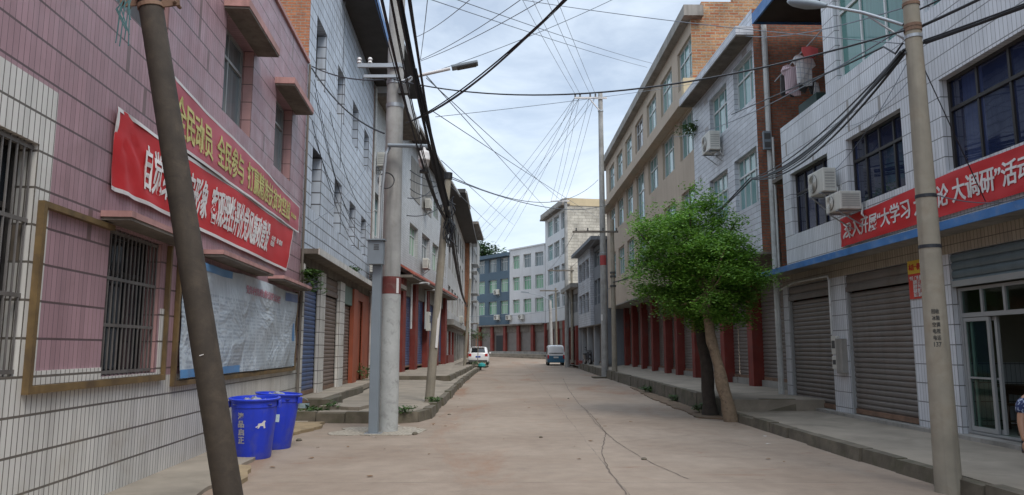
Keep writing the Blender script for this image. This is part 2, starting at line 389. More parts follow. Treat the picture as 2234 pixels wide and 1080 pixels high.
def text(body, mat, w, h, name='lettering', stretch=True, bold=.012, heavy=.015, align='CENTER'):
    c = bpy.data.curves.new('t', 'FONT'); c.body = body; c.size = 1; c.offset = bold; c.resolution_u = 3; c.extrude = .004; c.space_line = .95
    o = bpy.data.objects.new('t', c); col.objects.link(o)
    dg = bpy.context.evaluated_depsgraph_get(); me = bpy.data.meshes.new_from_object(o.evaluated_get(dg))
    bpy.data.objects.remove(o); bpy.data.curves.remove(c)
    xs = [v.co.x for v in me.vertices]; ys = [v.co.y for v in me.vertices]
    if not xs: return None
    x0, x1, y0, y1 = min(xs), max(xs), min(ys), max(ys)
    kx = w / (x1 - x0); ky = h / (y1 - y0)
    if not stretch: kx = ky = min(kx, ky)
    for v in me.vertices:      # upright: X right, Z up, facing -Y, about its centre
        v.co = ((v.co.x - (x0 + x1) / 2) * kx, v.co.z * -.4, (v.co.y - (y0 + y1) / 2) * ky)
    if heavy:
        src = [v.co.copy() for v in me.vertices]; fs = [tuple(p.vertices) for p in me.polygons]; n = len(src)
        dx = heavy * kx; vs = []; ff = []
        for i, (ox, oy) in enumerate(((0, 0), (dx, .0006), (-dx, .0012))):
            vs += [(c_.x + ox, c_.y - oy, c_.z) for c_ in src]; ff += [tuple(q + i * n for q in f_) for f_ in fs]
        bpy.data.meshes.remove(me); me = bpy.data.meshes.new(name); me.from_pydata(vs, [], ff); me.update()
    me.materials.clear(); me.materials.append(mat); me.name = name
    for p in me.polygons: p.material_index = 0; p.use_smooth = False
    t = bpy.data.objects.new(name, me); col.objects.link(t)
    return t
def warp(me, fn):
    for v in me.vertices: v.co = fn(v.co)

# ------------------------------------------------------------------ ground, road, pavements
def zp(y):
    return 0.0 if y < 60 else (.5 * (y - 60) / 38 if y < 98 else .5)
def road_mat():
    s = NT('dusty_concrete_road')
    c = s.mix(s.rng(s.noise(.35, 7, rough=.6, dist=.4), .38, .64), (.295, .238, .188), (.235, .182, .14))
    c = s.mul(c, s.rng(s.noise(3.5, 6), .3, .7, .88, 1.06))
    c = s.mix(s.rng(s.noise(.22, 8, rough=.7, dist=1.2, map3=(1.6, .5, 1)), .53, .68, 0, .8), c, (.23, .13, .08))
    c = s.mix(s.rng(s.noise(1.7, 8, rough=.75, dist=.6, map3=(.5, 1.6, 1)), .6, .7, 0, .75), c, (.21, .115, .07))     # reddish mud
    c = s.mix(s.rng(s.noise(.8, 8, rough=.75, dist=.8), .6, .74, 0, .6), c, (.15, .125, .105))        # dark stains
    c = s.mix(s.rng(s.noise(26, 3), .66, .72, 0, .5), c, (.13, .11, .09))                               # grit
    c = s.mix(s.rng(s.noise(1, 5, rough=.6, dist=.3, map3=(2.2, 7, 1)), .65, .74, 0, .6), c, (.17, .115, .085))   # scuffs and mud specks
    p = s.n('ShaderNodeSeparateXYZ'); s.l(s.tc.outputs['Object'], p.inputs[0])
    jy = s.math('FRACT', s.math('DIVIDE', s.math('ADD', p.outputs[1], s.math('MULTIPLY', s.noise(.9, 3), .15)), 4.6))
    jx = s.math('ABSOLUTE', s.math('SUBTRACT', s.math('ADD', p.outputs[0], s.math('MULTIPLY', s.noise(.9, 3), .12)), 1.35))
    j = s.math('MAXIMUM', s.math('LESS_THAN', jy, .004), s.math('LESS_THAN', jx, .009))
    c = s.mix(s.math('MULTIPLY', j, s.rng(s.noise(1.1, 4), .4, .6, .15, .8)), c, (.10, .085, .07))          # slab joints
    s.bump(s.noise(18, 7), .012, .5)
    return s.out(c, .85, spec=.3)
m_road = road_mat()
m_pave = M('worn_pavement', (.28, .24, .19), .88, .25, 1.3, bump=.006, bscl=14, dirt=(.14, .12, .09), dirt_amt=.7, dscl=.9)
m_kerb = M('mossy_kerb', (.135, .115, .085), .92, .4, 3, bump=.015, bscl=9, dirt=(.06, .065, .03), dirt_amt=.8, dscl=1.8)
m_earth = M('yellow_earth', (.29, .215, .125), .95, .35, 3, bump=.02, bscl=14, dirt=(.18, .14, .09), dirt_amt=.7, dscl=4)
m_soil = M('brown_soil', (.17, .115, .075), .95, .35, 4, bump=.02, bscl=14, dirt=(.06, .06, .035), dirt_amt=.8, dscl=3)

g = MB()
ys = [-300, -12, 0, 20, 40, 60, 70, 80, 90, 98, 130]; xs = [-90, -20, -5, 0, 5, 14]
for i in range(1, len(ys) - 1):
    for j in range(len(xs) - 1):
        a, b = ys[i], ys[i + 1]; g.quad((xs[j], a, zp(a)), (xs[j + 1], a, zp(a)), (xs[j + 1], b, zp(b)), (xs[j], b, zp(b)))
struct(g.build('road', m_road))
struct(MB().quad((-900, -700, -.08), (900, -700, -.08), (900, 1400, -.08), (-900, 1400, -.08)).build('ground', m_soil))

def jag(pts, amp, step=.35, seed=1):
    r = random.Random(seed); out = []
    for i in range(len(pts)):
        a, b = Vector(pts[i]), Vector(pts[(i + 1) % len(pts)]); n = max(1, int((b - a).length / step))
        for k in range(n):
            p = a.lerp(b, k / n); out.append((p.x + r.uniform(-amp, amp), p.y + r.uniform(-amp, amp)))
    return out
def kerb_row(pts, z0, z1, wdt, seed, bl=.9):
    """a row of kerb stones along a polyline; the stones lie to the left of its direction"""
    r = random.Random(seed); mb = MB()
    for i in range(len(pts) - 1):
        a, b = Vector(pts[i]), Vector(pts[i + 1]); L = (b - a).length; n = max(1, round(L / bl)); t = (b - a) / L; nn = Vector((-t.y, t.x))
        for k in range(n):
            p = a + t * (k * L / n + .006); q = a + t * ((k + 1) * L / n - r.uniform(.006, .02)); d = r.uniform(-.025, .025); h = z1 + r.uniform(-.03, .01); d2 = d + r.uniform(-.025, .025)
            c = [p + nn * d, q + nn * d2, q + nn * wdt, p + nn * wdt]; c2 = [p + nn * (d + .02), q + nn * (d2 + .025), q + nn * wdt, p + nn * wdt]
            vs = [(v.x, v.y, z0 + zp(v.y)) for v in c] + [(v.x, v.y, h + zp(v.y)) for v in c2]
            mb.add(vs, [(0, 3, 2, 1), (4, 5, 6, 7), (0, 1, 5, 4), (1, 2, 6, 5), (2, 3, 7, 6), (3, 0, 4, 7)])
    return mb
def slab(poly, z0, z1):
    mb = MB(); n = len(poly)
    mb.add([(x, y, z0) for x, y in poly] + [(x, y, z1 + zp(y)) for x, y in poly], [tuple(range(n, 2 * n))] + [(i, (i + 1) % n, (i + 1) % n + n, i + n) for i in range(n)])
    return mb
# right: near pavement, then a higher one past the trees
struct(slab([(5.14, -12), (9, -12), (9, 17.25), (5.1, 17.25)], -.05, .172).build('pavement', m_pave))
struct(kerb_row([(4.93, 17.2), (4.97, 8), (5.0, -12)], -.05, .185, .2, 3).build('kerb', m_kerb))
struct(slab([(5.1, 17.26), (9, 17.26), (9.5, 75), (5.55, 75), (5.45, 60), (5.3, 45), (5.22, 30)], -.05, .425).build('pavement', m_pave))
struct(kerb_row([(5.4, 75), (5.3, 60), (5.12, 45), (5.05, 30), (4.9, 17.3)], -.05, .43, .18, 4).build('kerb', m_kerb))
struct(kerb_row([(4.92, 17.27), (8.2, 17.27)], .1, .43, .16, 8).build('step_kerb', m_kerb))
struct(slab(jag([(4.3, 17.2), (4.86, 17.0), (4.98, 30), (4.86, 31), (4.5, 24)], .06, .4, 2), -.05, .03).build('verge', m_soil))
# left: corner pavement, upper step, shop platform
LK = [(-4.9, 16.25), (-3.6, 16.15), (-2.5, 16.1), (-2.05, 16.4), (-1.85, 17.2), (-1.98, 24), (-2.2, 35), (-2.3, 48), (-2.35, 57.5), (-4.2, 58.5)]
struct(slab([(-6.2, 16.42), (-4.9, 16.42), (-2.6, 16.28), (-2.2, 16.55), (-2.02, 17.3), (-2.15, 24), (-2.4, 35), (-2.5, 57.4), (-4.1, 58.3), (-4.15, 75), (-6.2, 75)], -.05, .225).build('pavement', m_pave))
struct(kerb_row(LK, -.05, .235, .2, 5, .75).build('kerb', m_kerb))
struct(slab([(-6.2, 31.7), (-2.75, 31.7), (-2.75, 48), (-2.8, 53), (-4.2, 54), (-4.3, 75), (-6.2, 75)], .1, .44).build('upper_pavement', m_pave))
struct(kerb_row([(-6, 31.55), (-2.6, 31.55), (-2.62, 48), (-2.68, 53), (-4.1, 53.9)], .1, .45, .16, 6).build('step_kerb', m_kerb))
struct(slab(jag([(-5.3, 17.45), (-4.25, 17.3), (-4.2, 18.6), (-4.55, 19.2), (-4.6, 23.2), (-4.85, 24), (-5.0, 29), (-6, 29), (-6, 17.45)], .035, .3, 4), -.05, .425).build('shop_platform', m_kerb))
struct(slab([(-5.3, 17.5), (-4.42, 17.5), (-4.72, 23.4), (-5.1, 28.9), (-6, 28.9), (-6, 17.5)], .3, .45).build('platform_top', m_pave))
struct(slab(jag([(-3.4, 16.7), (-3.25, 17.6), (-4.2, 18.1), (-4.4, 17.1)], .05, .25, 9), .1, .30).build('broken_slab', m_pave))
# concrete strip at the foot of the pink wall and the earth along it
struct(slab(jag([(-2.6, -8), (-3.35, 8), (-3.95, 12.5), (-4.4, 16.3), (-5.2, 16.3), (-3.2, -8)], .03, .3, 5), -.05, .045).build('wall_foot_strip', m_pave))
struct(slab(jag([(-3.35, 8.6), (-3.15, 9.0), (-3.5, 10.1), (-3.75, 10.2)], .06, .2, 6), -.03, .052).build('yellow_earth', m_earth))
struct(slab(jag([(-4.75, 13.2), (-4.15, 13.0), (-3.9, 14.6), (-3.95, 15.9), (-4.9, 15.95)], .09, .25, 7), -.03, .058).build('yellow_earth', m_earth))
struct(slab(jag([(-3.4, 13.9), (-1.9, 14.0), (-1.6, 14.7), (-2.1, 15.4), (-3.3, 15.2)], .12, .25, 17), -.03, .012).build('gravel_patch', M('pale_gravel', (.36, .32, .26), .95, .5, 20, bump=.02, bscl=40)))
# far corner: stepped pavement before the blue and white block
struct(slab([(-24, 108), (-9.5, 107.5), (-1, 95), (3.2, 88), (6, 84), (9, 110), (-20, 135)], .2, .2).build('far_pavement', m_pave))
struct(slab([(-24, 111), (-9.2, 110), (-.5, 98), (4, 91.5), (9, 112), (-20, 138)], .3, .4).build('far_step', m_pave))
# cracks
def ribbon(pts, wd, name, mat, seed):
    r = random.Random(seed); P = []
    for i in range(len(pts) - 1):
        a, b = Vector(pts[i]), Vector(pts[i + 1]); n = max(2, int((b - a).length / .18))
        P += [a.lerp(b, k / n) for k in range(n)]
    P.append(Vector(pts[-1])); vs = []; fs = []
    for p in P:
        o = r.uniform(-.012, .012); h = wd * r.uniform(.25, .8)
        vs += [(p.x + o - h, p.y, zp(p.y) + .004), (p.x + o + h, p.y, zp(p.y) + .004)]
    for i in range(len(P) - 1): fs.append((2 * i, 2 * i + 1, 2 * i + 3, 2 * i + 2))
    return struct(MB().add(vs, fs).build(name, mat))
m_crack = M('road_crack', (.13, .10, .08), .95, .3, 5)
def gpx(px, py):
    p = at(px, py, 1); d = p - Vector((0, 0, 1.6)); k = -1.6 / d.z; return (d.x * k, d.y * k)
ribbon([gpx(*q) for q in ((1368, 1079), (1330, 1030), (1312, 985), (1322, 945), (1290, 905), (1262, 880))], .017, 'road_crack', m_crack, 1)
ribbon([gpx(*q) for q in ((1500, 1045), (1420, 1010), (1345, 965), (1300, 925), (1275, 890))], .012, 'road_crack', m_crack, 2)
ribbon([gpx(*q) for q in ((1262, 880), (1240, 850), (1228, 825))], .02, 'road_crack', m_crack, 3)
ribbon([gpx(*q) for q in ((1960, 1075), (1700, 1058), (1420, 1050), (1100, 1053))], .008, 'road_crack', m_crack, 4)
ribbon([gpx(*q) for q in ((1640, 975), (1500, 950), (1350, 965))], .009, 'road_crack', m_crack, 5)

# ------------------------------------------------------------------ things fixed to walls
def on(f, o):
    o.location = f.e.location; o.rotation_euler = f.e.rotation_euler; return o
def banner(f, name, label, cat, cor, mat, o, texts, edge=None, fold=.012, nx=70, nz=10, mats=(), corner=.03, seed=0):
    TL, TR, BR, BL = [Vector(c) for c in cor]
    def P(u, v, dz=0):
        q = TL.lerp(TR, u).lerp(BL.lerp(BR, u), v)
        d = fold * (math.sin(u * 23 + v * 3 + seed) * .5 + math.sin(u * 61 - v * 9 + seed * 2) * .22 + math.sin(u * 11 + v * 14) * .3)
        d += corner * math.exp(-u * 9) * math.sin(math.atan2(v + .02, u * 7 + .02) * 16) * min(1, (u * 9 + v * 2))
        sag = -.02 * math.sin(u * math.pi * 3) * (1 - v)
        return f.P(q.x, o + d + fold + dz, q.y + sag)
    def grid(u0, u1, v0, v1, dz, n, m):
        vs = [P(u0 + (u1 - u0) * i / n, v0 + (v1 - v0) * j / m, dz) for j in range(m + 1) for i in range(n + 1)]
        fs = [(j * (n + 1) + i, j * (n + 1) + i + 1, (j + 1) * (n + 1) + i + 1, (j + 1) * (n + 1) + i) for j in range(m) for i in range(n)]
        return MB().add(vs, fs)
    b = on(f, grid(0, 1, 0, 1, 0, nx, nz).build(name, mat, smooth=True)); tag(b, label, cat)
    if edge:
        L = (TR - TL).length; H = (BL - TL).length; eu, ev = .045 / L, .045 / H
        [grid(*q, .002, n_, m_).build('edging', edge, b) for q, n_, m_ in (((0, 1, 0, ev), nx, 1), ((0, 1, 1 - ev, 1), nx, 1), ((0, eu, ev, 1 - ev), 1, nz), ((1 - eu, 1, ev, 1 - ev), 1, nz))]
    for nm, m, u0, u1, v0, v1 in mats: grid(u0, u1, v0, v1, .005, max(2, int(nx * (u1 - u0))), 4).build(nm, m, b)
    for body, m, u0, u1, v0, v1 in texts:
        t = text(body, m, 1, 1)
        if t is None: continue
        t.parent = b
        def fn(c): return Vector(P(u0 + (u1 - u0) * (c.x + .5), v0 + (v1 - v0) * (.5 - c.z), .009 - c.y))
        warp(t.data, fn)
    return b

def aircon(f, s, z, o, label, wd=.85, h=.58, d=.32, group='air conditioner units on the walls', side=False):
    """outdoor unit on two brackets; f facade, s centre, z bottom"""
    e = empty('air_conditioner', f.W(s, o, z), label, 'air conditioner', group, f.e.rotation_euler.z)
    MB().box(-wd / 2, wd / 2, -d - .1, -.1, 0, h).build('casing', m_ac, e, bevel=.02)
    r = h * .4; fan = MB(); c = (-wd * .14, 0, h / 2)
    fan.add([(c[0] + r * math.cos(a * .314), -d - .108, c[2] + r * math.sin(a * .314)) for a in range(20)], [tuple(range(20))])
    fan.build('fan_opening', m_acd, e)
    gr = MB()
    for k in range(7):
        q = r * (k + 1) / 7.5; gr.tube([(c[0] + q * math.cos(a * .314), -d - .118, c[2] + q * math.sin(a * .314)) for a in range(21)], .006, 4, False)
    gr.build('fan_guard', m_ac, e)
    for q in (-1, 1):
        v = MB()
        for k in range(6): v.box(q * (wd / 2 + .001), q * (wd / 2 + .006), -d - .06, -.14, h * (.15 + .12 * k), h * (.15 + .12 * k) + .03)
        v.build('side_louvre', m_acl, e)
    for x in (-wd * .32, wd * .32):
        MB().tube([(x, -d - .14, -.02), (x, .0, -.02)], .018, 4).tube([(x, -d - .08, -.03), (x, 0, -.34)], .014, 4).build('bracket', m_steel, e)
    MB().tube([(wd * .4, -.06, .1), (wd * .46, -.1, -.1), (wd * .5, -.03, -.2), (wd * .5, 0, .15)], .022, 6).build('hose', m_pvc, e)
    return e

# ------------------------------------------------------------------ left 1: pink tiled building
L1 = F('pink_tiled_building', 'pink and white strip tiled two storey building with barred windows and red banners at left', (-4.63, 11.46), (-5.08, 17.49))
H = [(-7.2, -5.06, 1.36, 3.42), (-3.6, -2.18, 1.30, 2.92), (-4.1, -2.45, 5.38, 7.0), (-.2, 1.42, 5.36, 7.0), (3.12, 4.62, 5.3, 6.95), (-9.2, -7.6, 5.38, 7.0), (-11.5, -9.3, 1.36, 3.42)]
wm, pm = MB(), MB()
S0, S1 = -14.5, 6.05
L1.wall(wm, S0, S1, 0, 1.26, H)
L1.wall(wm, S0, -4.82, 1.26, 3.98, H)
L1.wall(pm, S0, -4.82, 3.98, 8.63, H)
L1.wall(pm, -4.82, S1, 1.26, 8.63, H)
L1.shell(pm, S0, S1, 0, 8.63, 9)
pm.build('wall', m_pink, L1.e); wm.build('white_tile_wall', m_wtile, L1.e)
for h in H[1:6]:
    rv = MB(); L1.box(rv, h[1] - .012, h[1] + .002, -.19, -.004, h[2] + .01, h[3] - .01); rv.build('window_reveal', m_pinkr, L1.e)
for h, b in ((H[0], 20), (H[1], 13), (H[6], 20)): L1.win(*h, 0, .2, 3, .28, m_frame_d, m_gdark, bars=b)
for h in H[2:6]: L1.win(*h, 0, .2, 2, .3, m_frame_g, m_ggrey)
m_canpink = M('pink_concrete_edge', (.46, .25, .23), .8, .2, 3, streak=.3, dirt=(.15, .09, .07), dirt_amt=.5)
def canopy(s0, s1, z, o=.4, th=.13):
    f = L1.part('canopy', m_canpink, s0, s1, .0, o, z, z + th)
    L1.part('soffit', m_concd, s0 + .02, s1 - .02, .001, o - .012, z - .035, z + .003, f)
for a in ((-4.3, -2.1, 7.05), (-.38, 1.65, 7.03), (2.95, 4.95, 6.98), (-9.4, -7.4, 7.05)): canopy(*a)
canopy(-3.85, -1.75, 2.98, .32, .065); canopy(-.75, 2.3, 2.98, .32, .065); canopy(3.1, 5.95, 2.98, .32, .065)
fr = MB()   # mustard edging round the pink panel, a stepped tile border
for a, b, c, d in ((-5.0, -4.945, 1.2, 2.92), (-4.945, -1.97, 1.2, 1.27), (-4.945, -3.62, 2.865, 2.92), (-2.02, -1.97, 1.27, 2.92)): L1.box(fr, a, b, -.01, .06, c, d)
fr.build('tile_border', m_yframe, L1.e)
fr = MB()
for a, b, c, d in ((-4.93, -4.85, 1.275, 2.85), (-4.85, -3.62, 1.275, 1.4), (-3.62, -2.03, 1.276, 1.30)): L1.box(fr, a, b, -.01, .02, c, d)
L1.box(fr, -2.13, -2.03, -.01, .018, 1.3, 2.1); fr.build('white_tile_strip', m_wtile, L1.e)
L1.part('coping', m_canpink, S0, S1 - .01, -.25, .05, 8.632, 8.72)
pf = MB()
for a, b, c, d in ((-1.66, -1.6, 1.1, 2.9), (-1.6, 5.62, 1.1, 1.17), (5.62, 5.7, 1.1, 2.9)): L1.box(pf, a, b, .002, .06, c, d)
pf.build('notice_frame', m_yframe, L1.e)
corner_pipe = MB(); p = [L1.W(6.02, .05, z) for z in (0, 3, 8.6)]
tag(corner_pipe.tube(p, .03, 6).build('conduit', m_concd), 'thin dark conduit running up the end corner of the pink wall', 'pipe')

banner(L1, 'banner', 'red propaganda banner with pale yellow characters, upper of two on pink wall', 'banner',
       ((-2.55, 5.12), (5.5, 4.89), (5.42, 4.26), (-2.4, 4.25)), m_redb2, .05,
       [('全民动员  全民参与  打赢精准扶贫攻坚战', m_yel, .035, .87, .2, .84), ('镇 党委 政府', m_yel, .89, .955, .46, .62)], m_wlet, corner=.01)
banner(L1, 'banner', 'deep red banner with white characters, lower of two on pink wall', 'banner',
       ((-3.75, 4.22), (5.02, 4.30), (4.46, 3.27), (-3.73, 3.3)), m_redb, .03,
       [('自觉维护淮安形象  客观理性评价党风廉政建设', m_wlet, .09, .775, .2, .82), ('中共 · 镇 党委\n纪委', m_wlet, .80, .91, .42, .64)], m_wlet, seed=2)
def poster_mat():
    s = NT('printed_notice_sheet'); u, z = s.uz()
    c = s.mix(s.rng(s.noise(.6, 5), .35, .65), (.47, .52, .57), (.37, .42, .46))
    rows = s.math('FRACT', s.math('DIVIDE', z, .062)); cols = s.math('FRACT', s.math('DIVIDE', u, .72))
    on_ = s.math('MULTIPLY', s.math('GREATER_THAN', rows, .42), s.math('MULTIPLY', s.math('GREATER_THAN', cols, .09), s.math('LESS_THAN', z, 2.42)))
    gate = s.math('GREATER_THAN', s.noise(1, 2, map3=(5, 5, 16)), .43)
    c = s.mix(s.math('MULTIPLY', s.math('MULTIPLY', on_, gate), s.rng(s.noise(30, 3), .35, .65, .15, .75)), c, (.19, .24, .31))
    s.bump(s.noise(1.1, 3, dist=1.5), .12, .8)
    return s.out(c, .42)
m_bluep = M('printed_blue', (.10, .25, .48), .45, .2, 2); m_pinkp = M('printed_pink_lettering', (.50, .22, .27), .5, .1, 3); m_navyp = M('printed_navy', (.10, .15, .32), .45, .2, 2)
banner(L1, 'notice_poster', 'large wrinkled pale blue printed notice sheet under the banners on pink wall', 'poster',
       ((-1.5, 2.86), (5.6, 2.86), (5.6, 1.2), (-1.55, 1.2)), poster_mat(), .03,
       [('党务村务政务公开公示栏', m_pinkp, .4, .78, .1, .19)], None, .03, 110, 18,
       [('blue_band', m_bluep, 0, .4, .93, 1), ('blue_band', m_bluep, .02, .3, 0, .07), ('navy_band', m_navyp, .84, 1, .02, .13), ('blue_panel', m_bluep, .945, .975, .42, .66)], corner=.02, seed=5)

# ------------------------------------------------------------------ left 2: pale blue tiled building
L2 = F('pale_blue_tiled_building', 'pale blue tiled four storey building with narrow windows next to pink building', (-5.08, 17.5), (-5.58, 27.4))
H = [(.8, 2.05, 8.6, 10.3), (3.8, 5.0, 8.6, 10.15), (6.6, 7.75, 8.5, 10.0), (9.2, 10.4, 8.4, 9.8), (.85, 2.0, 5.12, 6.75), (3.85, 5.0, 5.1, 6.65), (6.5, 7.7, 5.05, 6.5), (9.05, 10.2, 5.05, 6.45)]
wm = MB(); L2.wall(wm, 0, 11.5, 3.95, 12.4, H, rd=.25); wm.build('wall', m_bluewt, L2.e)
for h in H: L2.win(*h, 0, .25, 2, .3, m_frame_d, m_gdark)
wm = MB(); L2.shell(wm, 0, 11.5, 0, 12.4, 9); wm.build('gable_wall', m_brick, L2.e)
L2.part('ledge', m_concd, -.02, 11.6, .002, .42, 3.86, 3.98)
L2.part('ledge_edge', m_wtile, -.02, 11.6, .42, .45, 3.84, 4.0)
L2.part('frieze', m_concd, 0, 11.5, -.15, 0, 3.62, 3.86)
for a, b in ((-.0, .14), (2.02, 2.62), (4.85, 5.62)): L2.part('pier', m_wtile, a, b, -.02, .1, .42, 3.62)
L2.part('inner_wall', m_blackw, 0, 11.5, -.4, -.3, .3, 3.7)
L2.shutter(.14, 2.02, .46, 3.08, -.06, m_shutb); L2.shutter(.14, 2.02, 3.1, 3.6, -.02, m_shutp, .14, bar=m_shutp, name='shutter_hood')
L2.shutter(2.62, 4.85, .46, 3.08, -.06, m_shutbr); L2.shutter(2.62, 4.85, 3.1, 3.6, -.02, m_shutbr, .14, bar=m_shutbr, name='shutter_hood')
L2.shutter(5.62, 7.3, .46, 3.0, -.06, m_shutbr)
m_sgn = M('green_grey_sign', (.14, .2, .17), .6, .2, 3)
L2.part('signboard', m_sgn, 5.62, 7.6, -.05, .05, 3.02, 3.6)
L2.part('red_pier', m_redd, 7.3, 8.15, -.02, .12, .42, 3.6); L2.part('red_door', m_redd, 8.15, 9.9, -.14, -.06, .46, 3.3); L2.part('red_pier', m_redd, 9.9, 11.5, -.02, .02, .42, 3.6)
L2.part('door_lintel', m_redd, 8.15, 9.9, -.02, .04, 3.3, 3.6)
rf = L2.part('roof', m_blackw, 3.9, 12.2, -8.6, 1.0, 12.42, 12.58)
L2.part('roof_edge', m_bluetrim, 3.88, 12.22, 1.0, 1.05, 12.36, 12.66, rf); L2.part('roof_edge', m_bluetrim, 12.2, 12.25, -8.6, 1.0, 12.36, 12.66, rf)
tag(MB().tube([L2.W(11.35, .12, z) for z in (.45, 2, 3.7)] + [L2.W(11.4, .5, 3.95), L2.W(11.4, .55, 4.1)], .05, 8).build('drain_pipe', m_pvc), 'white plastic drain pipe with a bend beside the red door', 'pipe')
tag(MB().tube([L2.W(11.7, .06, z) for z in (4.2, 8, 12.3)], .05, 8).build('drain_pipe', m_pvc), 'tall white drain pipe between pale blue and grey tiled buildings', 'pipe')

# ------------------------------------------------------------------ left 3: narrow building behind the big pole
L3 = F('narrow_grey_building', 'narrow grey tiled building with projecting balcony half hidden behind the big concrete pole', (-5.66, 29.1), (-5.55, 35.9))
H = [(3.2, 5.9, 9.6, 11.6), (3.2, 5.9, 6.2, 8.3), (.5, 2.2, 6.2, 8.0)]
wm = MB(); L3.wall(wm, 0, 6.8, 4.6, 14.2, H); wm.build('wall', m_l3, L3.e)
wm = MB(); L3.shell(wm, 0, 6.8, 0, 14.2, 9); wm.build('gable_wall', m_brick, L3.e)
for i, h in enumerate(H): L3.win(*h, 0, .2, 3, .3, m_frame_w, [m_gteal, m_ggreen, m_gteal][i])
L3.part('ledge', m_concd, 0, 6.8, 0, .4, 4.4, 4.6)
L3.part('balcony', m_wht, .3, 6.6, .0, .9, 12.1, 12.9); L3.part('balcony_slab', m_concd, .2, 6.7, 0, 1.0, 11.95, 12.1)
L3.part('roof', m_blackw, -.3, 7, -8.9, 1.1, 14.22, 14.4); L3.part('chimney', m_brick, .2, 1.6, -1.5, -.4, 14.4, 15.2)
L3.shutter(.5, 3.2, .48, 3.4, -.1, m_shutb); L3.shutter(3.6, 6.3, .48, 3.4, -.1, m_shutbr)
L3.part('frieze', m_concd, 0, 6.8, -.1, 0, 3.4, 4.4)
for a, b in ((0, .5), (3.2, 3.6), (6.3, 6.8)): L3.part('pier', m_redtile, a, b, -.2, .02, .2, 3.4)
sg = on(L3, L3.box(MB(), .1, 2.5, .35, .45, 3.7, 4.9).build('signboard', M('teal_sign', (.08, .3, .36), .5, .2, 2))); tag(sg, 'faded teal shop sign hung above a shutter behind the meter box', 'sign')
aircon(L3, .6, 9.0, .02, 'air conditioner high on the narrow grey building, left of the big pole')
aircon(L2, 10.9, 4.5, .05, 'air conditioner just left of the grey meter box on the big pole')

# ------------------------------------------------------------------ left 4: red pillars and tiled awning
L4 = F('red_pillar_shop_building', 'pale grey building with red pillars, red tiled awning and blue shutters at left', (-5.54, 36), (-4.77, 51.5))
H = [(2.4, 4.9, 6.55, 8.25), (6.2, 9.0, 6.55, 8.3), (10.1, 12.7, 6.55, 8.3), (13.6, 16.2, 6.55, 8.3), (10.3, 12.2, 10.0, 11.4), (13.2, 16, 9.9, 11.4)]
wm = MB(); L4.wall(wm, 0, 17.1, 5.4, 12.7, H); L4.shell(wm, 0, 17.1, 0, 12.7, 9); wm.build('wall', m_l4, L4.e)
for i, h in enumerate(H): L4.win(*h, 0, .2, 3, .3, m_frame_w, m_ggreen if i % 2 == 0 else m_ggrey)
for a, b in ((2.5, 5.2), (6.0, 9.3)): L4.part('render_panel', m_conc, a, b, .0, .03, 9.7, 11.9)
L4.part('roof', m_blackw, -.4, 17.4, -8.9, .8, 12.72, 12.95); L4.part('gutter', m_pvc, -.4, 17.4, .8, .9, 12.7, 12.82)
aw = MB(); n = 34
for k in range(n):
    a, b = -.2 + 17.5 * k / n, -.2 + 17.5 * (k + .86) / n
    aw.add([L4.P(a, .02, 5.75), L4.P(b, .02, 5.75), L4.P(b, .75, 5.28), L4.P(a, .75, 5.28), L4.P(a, .02, 5.65), L4.P(b, .02, 5.65), L4.P(b, .75, 5.18), L4.P(a, .75, 5.18)], [(0, 1, 2, 3), (7, 6, 5, 4), (3, 2, 6, 7), (0, 3, 7, 4), (1, 5, 6, 2)])
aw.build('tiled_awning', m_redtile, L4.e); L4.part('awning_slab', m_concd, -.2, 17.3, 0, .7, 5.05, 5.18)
L4.part('frieze', m_conc, 0, 17.1, -.15, 0.01, 4.3, 5.05)
for i, a in enumerate((.0, 3.43, 7.35, 11.2, 14.9)):
    L4.part('pillar', m_red, a, a + .8, -.1, .2, .45, 5.05)
for a, b in ((.8, 3.43), (4.23, 7.35), (8.15, 11.2), (12.0, 14.9), (15.7, 17.1)): L4.shutter(a, b, .62, 4.3, -.12, m_shutb, .13)
for s, z in ((6.7, 9.75), (6.2, 6.15)): aircon(L4, s, z, .02, 'white air conditioner %s on the red pillar building' % ('below the eaves' if z > 8 else 'just above the red tiled awning'))
for k, (s, z0) in enumerate(((1.9, 2.6), (6.3, 2.7))):
    tag(MB().tube([L4.W(s, .25, z) for z in (z0, 4.9)] + [L4.W(s, .9, 4.95), L4.W(s - .3, 1.2, 4.9)], .06, 8).build('drain_pipe', m_pvc), 'white bent drain pipe on the %s red pillar from the pole' % ('first' if k == 0 else 'second'), 'pipe')
mbx = empty('meter_box', L4.W(7.0, .22, 2.6), 'cream meter box mounted on a red pillar left of the slim leaning pole', 'meter box', rz=L4.e.rotation_euler.z)
MB().box(-.3, .3, -.2, 0, 0, 1.1).build('case', m_ac, mbx, bevel=.02); MB().box(-.2, .2, -.212, -.2, .5, .9).build('window', m_gdark, mbx)

